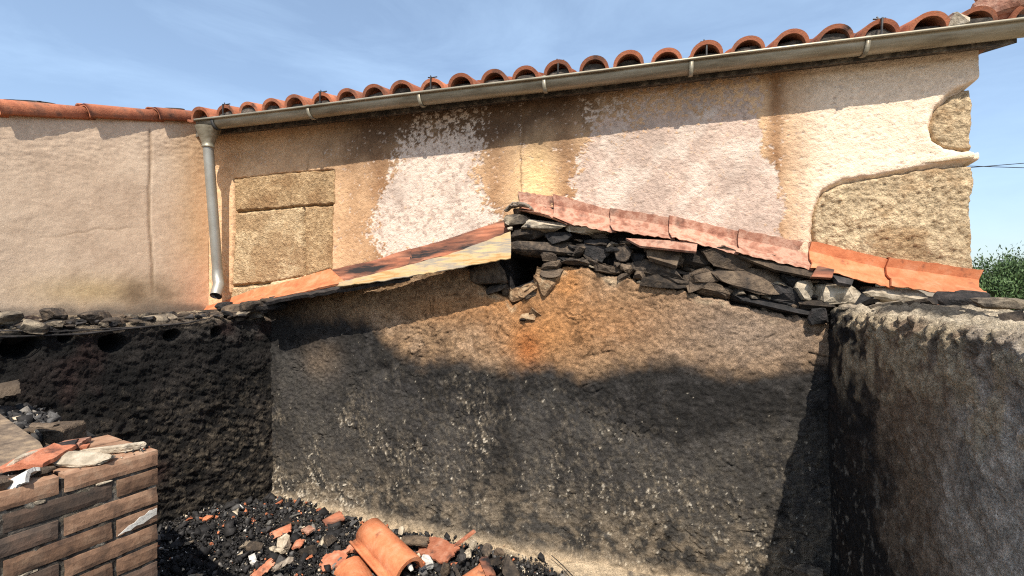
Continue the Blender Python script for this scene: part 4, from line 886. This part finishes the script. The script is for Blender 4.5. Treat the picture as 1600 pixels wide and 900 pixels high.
# ------------------------------------------------------------------ fallen tiles and rubble on the floor
def lay_tile(name, label, u0, v0, u1, v1, z0, z1, me, roll=0, cat='roof tile'):
    a, b = at_z(u0, v0, z0), at_z(u1, v1, z1); d = Vector(b-a).normalized(); up_ = Vector((0, 0, 1)); xx = d.cross(up_).normalized(); zz = xx.cross(d)
    Mx = Matrix((xx, d, zz)).transposed() @ Matrix.Rotation(roll, 3, 'Y')
    o = bpy.data.objects.new(name, me); COL.objects.link(o); o.matrix_world = Matrix.Translation(Vector(a)) @ Mx.to_4x4(); tag(o, label, cat); return o
ft = make_tile(.43, 'coping_new', .04)
lay_tile('roof_tile', 'whole orange roof tile leaning on the rubble at the foot of the gable', 640, 898, 582, 838, .04, .11, ft, R(-8))
big = make_tile(.26, 'coping_new', .05)
shard('tile_shard', 'broad orange half tile in the front row at the bottom border', at_z(556, 892, 0.040), .22, .22, .10, 61, R(6), R(-4), R(50), 'coping_new', jag=.05)
shard('tile_shard', 'upright orange tile stub beside grey slates right of the whole tile', at_z(746, 893, 0.010), .13, .14, .065, 62, R(12), R(12), R(-35), 'coping_new', jag=.06)
shard('tile_shard', 'flat red tile shard right of the whole tile at the wall foot', at_z(683, 856, 0.020), .22, .13, .5, 63, R(14), R(0), R(-18), 'shard', jag=.2)
shard('tile_shard', 'narrow curved red rim shard rising towards the gable', at_z(722, 842, 0.050), .035, .15, .10, 64, R(24), R(-15), R(-50), 'shard', jag=.1)
shard('tile_shard', 'grey-brown flat shard tucked against the right of the whole tile', at_z(648, 843, 0.050), .15, .06, .5, 65, R(12), 0, R(10), 'stone_warm', jag=.15)
shard('tile_shard', 'pinkish broken tile shard left of the broad half tile', at_z(522, 873, 0.020), .15, .12, .3, 66, R(10), R(-10), R(30), 'shard', jag=.3)
shard('tile_shard', 'small red tile ring piece left of the whole tile', at_z(550, 855, 0.030), .07, .05, .04, 67, R(10), 0, R(30), 'shard', jag=.1)
shard('tile_shard', 'long red shard lying beneath the rib of the whole tile', at_z(574, 862, 0.020), .05, .14, .1, 68, R(10), R(30), R(25), 'shard', jag=.2)
shard('tile_shard', 'red angled brick shard at the foot of the black wall', at_z(370, 822, 0.070), .055, .19, .12, 69, R(8), R(20), R(-40), 'shard', jag=.25)
shard('tile_shard', 'dark red curved tile rim half buried near the gable corner', at_z(520, 808, 0.000), .10, .11, .05, 70, R(15), R(20), R(-30), 'coping_soot', jag=.2)
shard('tile_shard', 'orange shard with two ribs in the middle of the embers', at_z(438, 829, 0.060), .07, .11, .08, 71, R(15), R(15), R(-45), 'shard', jag=.25)
shard('tile_shard', 'little orange shard beside the yellow stone in the embers', at_z(465, 848, 0.050), .06, .06, .05, 72, R(10), R(-10), R(20), 'shard', jag=.3)
shard('tile_shard', 'orange sliver standing at the bottom border below the yellow stone', at_z(410, 890, 0.070), .05, .11, .06, 73, R(40), R(30), R(-20), 'shard', jag=.3)
shard('tile_shard', 'dull brown tile shard half covered by embers at the lower left', at_z(266, 893, 0.060), .15, .10, .12, 74, R(10), R(10), R(-30), 'coping_soot', jag=.2)
shard('tile_shard', 'orange pointed shard beside the rib of the whole tile at the bottom border', at_z(604, 890, 0.020), .07, .10, .2, 75, R(20), R(-25), R(15), 'coping_new', jag=.3)
shard('tile_shard', 'brown curled shard leaning on the upright tile stub', at_z(762, 884, 0.030), .06, .11, .07, 76, R(20), R(10), R(45), 'coping_soot', jag=.15)
shard('tile_shard', 'pale dusty shard among the embers left of the red rim', at_z(480, 825, 0.050), .11, .05, .2, 77, R(10), R(-10), R(-30), 'coping', jag=.3)
ST_ = [('stone', 'white faceted stone just right of the whole tile', 665, 880, .09, .065, .085, .085, 'white'), ('stone', 'yellowish crumbly stone in the middle of the embers', 446, 850, .09, .10, .05, .11, 'mortar_lump'),
 ('stone', 'flat cream chip among the embers near the black wall', 384, 836, .07, .055, .03, .035, 'mortar_lump'), ('stone', 'cream lump below the curved red rim shard', 730, 865, .09, .07, .05, .055, 'mortar_lump'),
 ('stone', 'cream angular lump beside the tip of the red rim shard', 738, 848, .11, .05, .045, .06, 'mortar_lump'), ('stone', 'round tan pebble against the gable foot above the grey-brown shard', 628, 829, .09, .04, .04, .05, 'mortar_lump'),
 ('stone', 'grey round stone at the left of the embers', 340, 851, .08, .07, .05, .045, 'stone_warm'), ('slate', 'dark grey flat slate left of the pinkish shard', 483, 860, .09, .10, .08, .025, 'stone'),
 ('slate', 'pair-topped grey slate standing left of the whole tile', 515, 845, .09, .10, .07, .06, 'stone'), ('slate', 'large grey slate right of the upright tile stub', 795, 888, .06, .15, .10, .06, 'stone'),
 ('slate', 'grey slate leaning behind the upright tile stub', 772, 878, .09, .10, .08, .03, 'stone'), ('slate', 'thin dark slate between cream lump and large slate', 760, 860, .07, .10, .06, .025, 'stone'),
 ('stone', 'black round cinder lying on the sand right of the slates', 846, 872, .05, .05, .05, .05, 'char'), ('stone', 'black cinder knob left of the upright tile stub', 722, 872, .09, .05, .05, .05, 'char'),
 ('stone', 'tan flaky stone above the large slate', 780, 862, .07, .07, .05, .05, 'stone_warm'), ('stone', 'brown tufted lump at the bottom border right of the white stone', 696, 890, .10, .05, .05, .07, 'stone_warm'),
 ('stone', 'light grey pebble beside the brown half-buried shard', 306, 884, .08, .025, .025, .022, 'white'), ('stone', 'grey block deep in the embers left of the dark slate', 397, 856, .08, .09, .07, .045, 'stone'),
 ('stone', 'pale chip at the bottom end of the whole tile rib', 640, 884, .15, .09, .022, .022, 'white')]
for i, (nm, lb, u, v, z, w, d, h, mt) in enumerate(ST_):
    stone(nm, lb, at_z(u, v, z-(.07 if u > 480 else .03)), w, d, h, 1000+i, mt, random.uniform(-.25, .25), random.uniform(-.25, .25), random.uniform(0, 3), 3 if w > .06 else 2, 9, .07)
# pieces of burnt timber
def timber(label, u0, v0, u1, v1, z, r, mat, seed):
    z = z-(.07 if u0 > 480 else .03); a, b = at_z(u0, v0, z), at_z(u1, v1, z+.01); V, Fc = tube([a+(b-a)*f for f in np.linspace(0, 1, 9)], [r*random.uniform(.8, 1.1) for _ in range(9)], 9, True, .7)
    V = np.array(V)+(np.random.default_rng(seed).random((len(V), 3))-.5)*r*.5; o = mesh('burnt_timber', V, Fc, M[mat]); tag(o, label, 'timber')
timber('ash-grey split timber lying at the bottom border below the yellow stone', 425, 890, 458, 872, .09, .022, 'ash_wood', 1)
timber('pale scorched stick beside the yellow stone', 424, 856, 444, 862, .09, .016, 'mortar_lump', 2)
timber('long grey charred lath across the upper embers', 432, 815, 468, 818, .07, .012, 'stone', 3)
timber('grey charred rod beside the brown tufted lump', 708, 882, 716, 899, .09, .012, 'stone', 4)
timber('black charred lath in the lower left corner of the embers', 255, 872, 330, 862, .09, .012, 'char', 5)
pth = [at_z(u, v, -.075) for u, v in ((862, 868), (880, 884), (893, 898), (905, 912))]
o = mesh('twig', *tube(pth, .003, 6), M['char']); tag(o, 'thin dark twig on the sand at the gable foot', 'twig')

# the mass of embers and crumbs
def chunks(name, label, pts, sizes, cols, kind_cat='rubble'):
    base = np.array([(-1, -1, -1), (1, -1, -1), (1, 1, -1), (-1, 1, -1), (-1, -1, 1), (1, -1, 1), (1, 1, 1), (-1, 1, 1)], float)*.5
    fs = np.array([(0, 3, 2, 1), (4, 5, 6, 7), (0, 1, 5, 4), (1, 2, 6, 5), (2, 3, 7, 6), (3, 0, 4, 7)])
    n = len(pts); r = np.random.default_rng(n)
    B = base[None]*(1+(r.random((n, 8, 3))-.5)*1.2)*(.25+1.15*r.random((n, 1, 3)))
    q = r.normal(size=(n, 4)); q /= np.linalg.norm(q, axis=1)[:, None]; a, b, c_, d = q.T
    Rm = np.stack([np.stack([1-2*(c_*c_+d*d), 2*(b*c_-a*d), 2*(b*d+a*c_)], -1), np.stack([2*(b*c_+a*d), 1-2*(b*b+d*d), 2*(c_*d-a*b)], -1), np.stack([2*(b*d-a*c_), 2*(c_*d+a*b), 1-2*(b*b+c_*c_)], -1)], 1)
    Vv = np.einsum('nij,nkj->nki', Rm, B)*sizes[:, None, None]+pts[:, None, :]
    Fq = (fs[None]+(np.arange(n)*8)[:, None, None]).reshape(-1, 4)
    me = bpy.data.meshes.new(name); me.vertices.add(n*8); me.vertices.foreach_set('co', Vv.astype(np.float32).ravel())
    k = len(Fq); me.loops.add(k*4); me.loops.foreach_set('vertex_index', Fq.ravel().astype(np.int32)); me.polygons.add(k); me.polygons.foreach_set('loop_start', np.arange(0, 4*k, 4, dtype=np.int32)); me.update(calc_edges=True)
    at = me.color_attributes.new('Col', 'FLOAT_COLOR', 'POINT'); cc = np.ones((n, 8, 4), np.float32); cc[:, :, :3] = cols[:, None, :]; at.data.foreach_set('color', cc.ravel())
    o = link(name, me, M['debris']); o['kind'] = 'stuff'; tag(o, label, kind_cat); return o
pal = np.array([(.018, .017, .017), (.03, .028, .027), (.055, .052, .05), (.10, .095, .09), (.20, .18, .155), (.42, .15, .07), (.48, .40, .29), (.6, .57, .52)])
def pick(n, p): return pal[rng.choice(len(pal), n, p=p)]
N = 66000
x = rng.uniform(-3.1, -.30, N); y = rng.uniform(-2.4, .0, N)
ed = np.interp(x, [-2.9, -1.6, -1.05, -.62, -.40, -.3], [.03, -.02, -.06, -.16, -.28, -.6])+rng.normal(0, .035, N)
okm = (y < ed) & (np.stack([x-CL[0], y], -1)@np.array(LN[:2]) > .0); x, y = x[okm], y[okm]; n = len(x)
sz = .003+.010*rng.random(n)**2+.04*rng.random(n)**50
z = floor_z(x, y)+(fbm(x, y, 6, 5, 3)-.5)*.05+sz*.25+rng.random(n)*.012
chunks('embers', 'black charcoal crumbs and ash strewn over the floor of the ruin', np.stack([x, y, z], -1), sz, pick(n, [.46, .30, .12, .05, .025, .012, .025, .008]))
N2 = 330; x = rng.uniform(-2.9, -.45, N2); y = rng.uniform(-1.5, 0, N2)
ed = np.interp(x, [-2.9, -1.6, -1.05, -.62, -.40, -.3], [-.02, -.05, -.10, -.20, -.32, -.65]); okm = (y < ed) & (np.stack([x-CL[0], y], -1)@np.array(LN[:2]) > .05); x, y = x[okm], y[okm]; n = len(x)
def sherds(name, label, pts, cols, seed):
    r = np.random.default_rng(seed); V, Fc, C_ = [], [], []
    for p, cl_ in zip(pts, cols):
        m = r.integers(4, 7); an = np.sort(r.random(m)*6.28); rad_ = (.010+.040*r.random()**2.2)*(.6+.6*r.random(m)); th = r.uniform(.006, .013); q = [(a*math.cos(t), a*math.sin(t)*r.uniform(.5, 1)) for a, t in zip(rad_, an)]
        v = rot([(a, b, 0) for a, b in q]+[(a*.96, b*.96, th) for a, b in q], r.normal()*.35, r.normal()*.35, r.random()*6.28)+p; k = len(V); V += list(v); C_ += [cl_]*(2*m)
        Fc += [tuple(k+i for i in range(m))[::-1], tuple(k+m+i for i in range(m))]+[(k+i, k+(i+1) % m, k+m+(i+1) % m, k+m+i) for i in range(m)]
    o = mesh(name, V, Fc, M['debris'], None, False, np.array(C_)); o['kind'] = 'stuff'; tag(o, label, 'rubble')
sherds('sherds', 'small terracotta, slate and mortar sherds mixed through the embers', np.stack([x, y, floor_z(x, y)+(fbm(x, y, 6, 5, 3)-.5)*.05+.016], -1), np.array([(.46, .16, .075), (.36, .12, .06), (.08, .077, .074), (.12, .113, .10), (.04, .039, .038), (.42, .35, .25), (.22, .175, .125)])[rng.choice(7, n, p=[.22, .15, .17, .10, .20, .06, .10])], 5)
n = 900; a = rng.uniform(0, 1, n); b = rng.uniform(0, 1, n)
pa, pb_, pc, pd = at_z(-80, 590, 1.0), at_z(95, 655, .97), at_z(60, 690, 1.0), at_z(-80, 655, 1.03)
pts = (pa*(1-a)[:, None]+pb_*a[:, None])*(1-b)[:, None]+(pd*(1-a)[:, None]+pc*a[:, None])*b[:, None]; pts[:, 2] += rng.random(n)*.03
chunks('ember_heap', 'grey and black embers heaped behind the brick counter', pts, .008+.026*rng.random(n)**2, pick(n, [.2, .2, .2, .2, .1, .02, .05, .03]))
n = 90; uu = rng.uniform(5, 235, n); pts = np.array([at_z(u, 770-.27*u-rng.uniform(8, 44)*(1-u/300), zb+.004) for u in uu])
chunks('counter_crumbs', 'dust and crumbs scattered over the brick counter top', pts, .003+.010*rng.random(n)**2.5, pick(n, [.2, .2, .15, .12, .1, .08, .1, .05]))

# ------------------------------------------------------------------ trees beyond and the overhead cables
def tree(label, u, dist, h, w, seed):
    r = np.random.default_rng(seed); d = ray(u, 450); p = CAMP+d*dist; base = np.array([p[0], p[1], -.34]); t = thing('bushy_tree', label, 'tree', tuple(base), 'trees behind the ruin')
    V, Fc = tube([base, base+(.05, 0, h*.3), base+(0, .05, h*.6), base+(.04, 0, h*.85)], [.10, .08, .05, .02], 8)
    for k in range(9):
        a = r.uniform(0, 6.28); s0 = base+np.array([0, 0, h*r.uniform(.2, .6)]); e0 = s0+np.array([math.cos(a)*w*.35, math.sin(a)*w*.35, h*.28]); v, f = tube([s0, (s0+e0)/2+(0, 0, .05), e0], [.04, .025, .01], 6); kk = len(V); V += v; Fc += [tuple(q+kk for q in g) for g in f]
    mesh('trunk', V, Fc, M['bark'], t)
    n = 17000; clump = 90; cc = r.normal(size=(clump, 3)); cc /= np.linalg.norm(cc, axis=1)[:, None]; cc *= r.random((clump, 1))**.4
    cc = cc*np.array([w*.42, w*.42, h*.36])+np.array([0, 0, h*.60]); ci = r.integers(0, clump, n); rad = r.uniform(.12, .30, clump)
    off = r.normal(size=(n, 3))*rad[ci][:, None]*np.array([.6, .6, .75]); q = base+cc[ci]+off
    dirv = r.normal(size=(n, 3))*.6+np.array([0, 0, .9]); dirv /= np.linalg.norm(dirv, axis=1)[:, None]; sd_ = np.cross(dirv, r.normal(size=(n, 3))); sd_ /= np.linalg.norm(sd_, axis=1)[:, None]
    L_ = r.uniform(.05, .12, n)[:, None]; w_ = L_*.32
    VV = np.stack([q, q+dirv*L_*.5+sd_*w_*.5, q+dirv*L_, q+dirv*L_*.5-sd_*w_*.5], 1).reshape(-1, 3)
    tone = (.6+.8*r.random(clump))[ci]*(.8+.4*r.random(n)); colr = np.repeat(np.stack([.060*tone, .100*tone, .034*tone], -1), 4, 0)
    me = bpy.data.meshes.new('crown'); me.vertices.add(4*n); me.vertices.foreach_set('co', VV.astype(np.float32).ravel()); me.loops.add(4*n); me.loops.foreach_set('vertex_index', np.arange(4*n, dtype=np.int32)); me.polygons.add(n); me.polygons.foreach_set('loop_start', np.arange(0, 4*n, 4, dtype=np.int32)); me.update(calc_edges=True)
    at = me.color_attributes.new('Col', 'FLOAT_COLOR', 'POINT'); c4 = np.ones((4*n, 4), np.float32); c4[:, :3] = colr; at.data.foreach_set('color', c4.ravel()); link('crown', me, M['leaf'], t)
tree('bushy green tree showing beside the corner of the house', 1560, 11.5, 2.80, 2.0, 1)
tree('bushy green tree at the right border beyond the wall', 1632, 12.5, 2.80, 2.4, 2)
tree('shorter green tree standing farther back between the other two', 1597, 15.5, 3.05, 2.8, 3)
for v0, v1, lb in ((259, 253, 'upper thin overhead cable at the right border'), (260.5, 263, 'lower thin overhead cable at the right border')):
    a, b = at_y(1400, v0-(v1-v0)*2, 14), at_y(1700, v1+(v1-v0), 14); e = a+(b-a)*6
    o = mesh('overhead_cable', *tube([a-(b-a)*1.5, a, b, e], .011, 6), M['black']); tag(o, lb, 'cable')
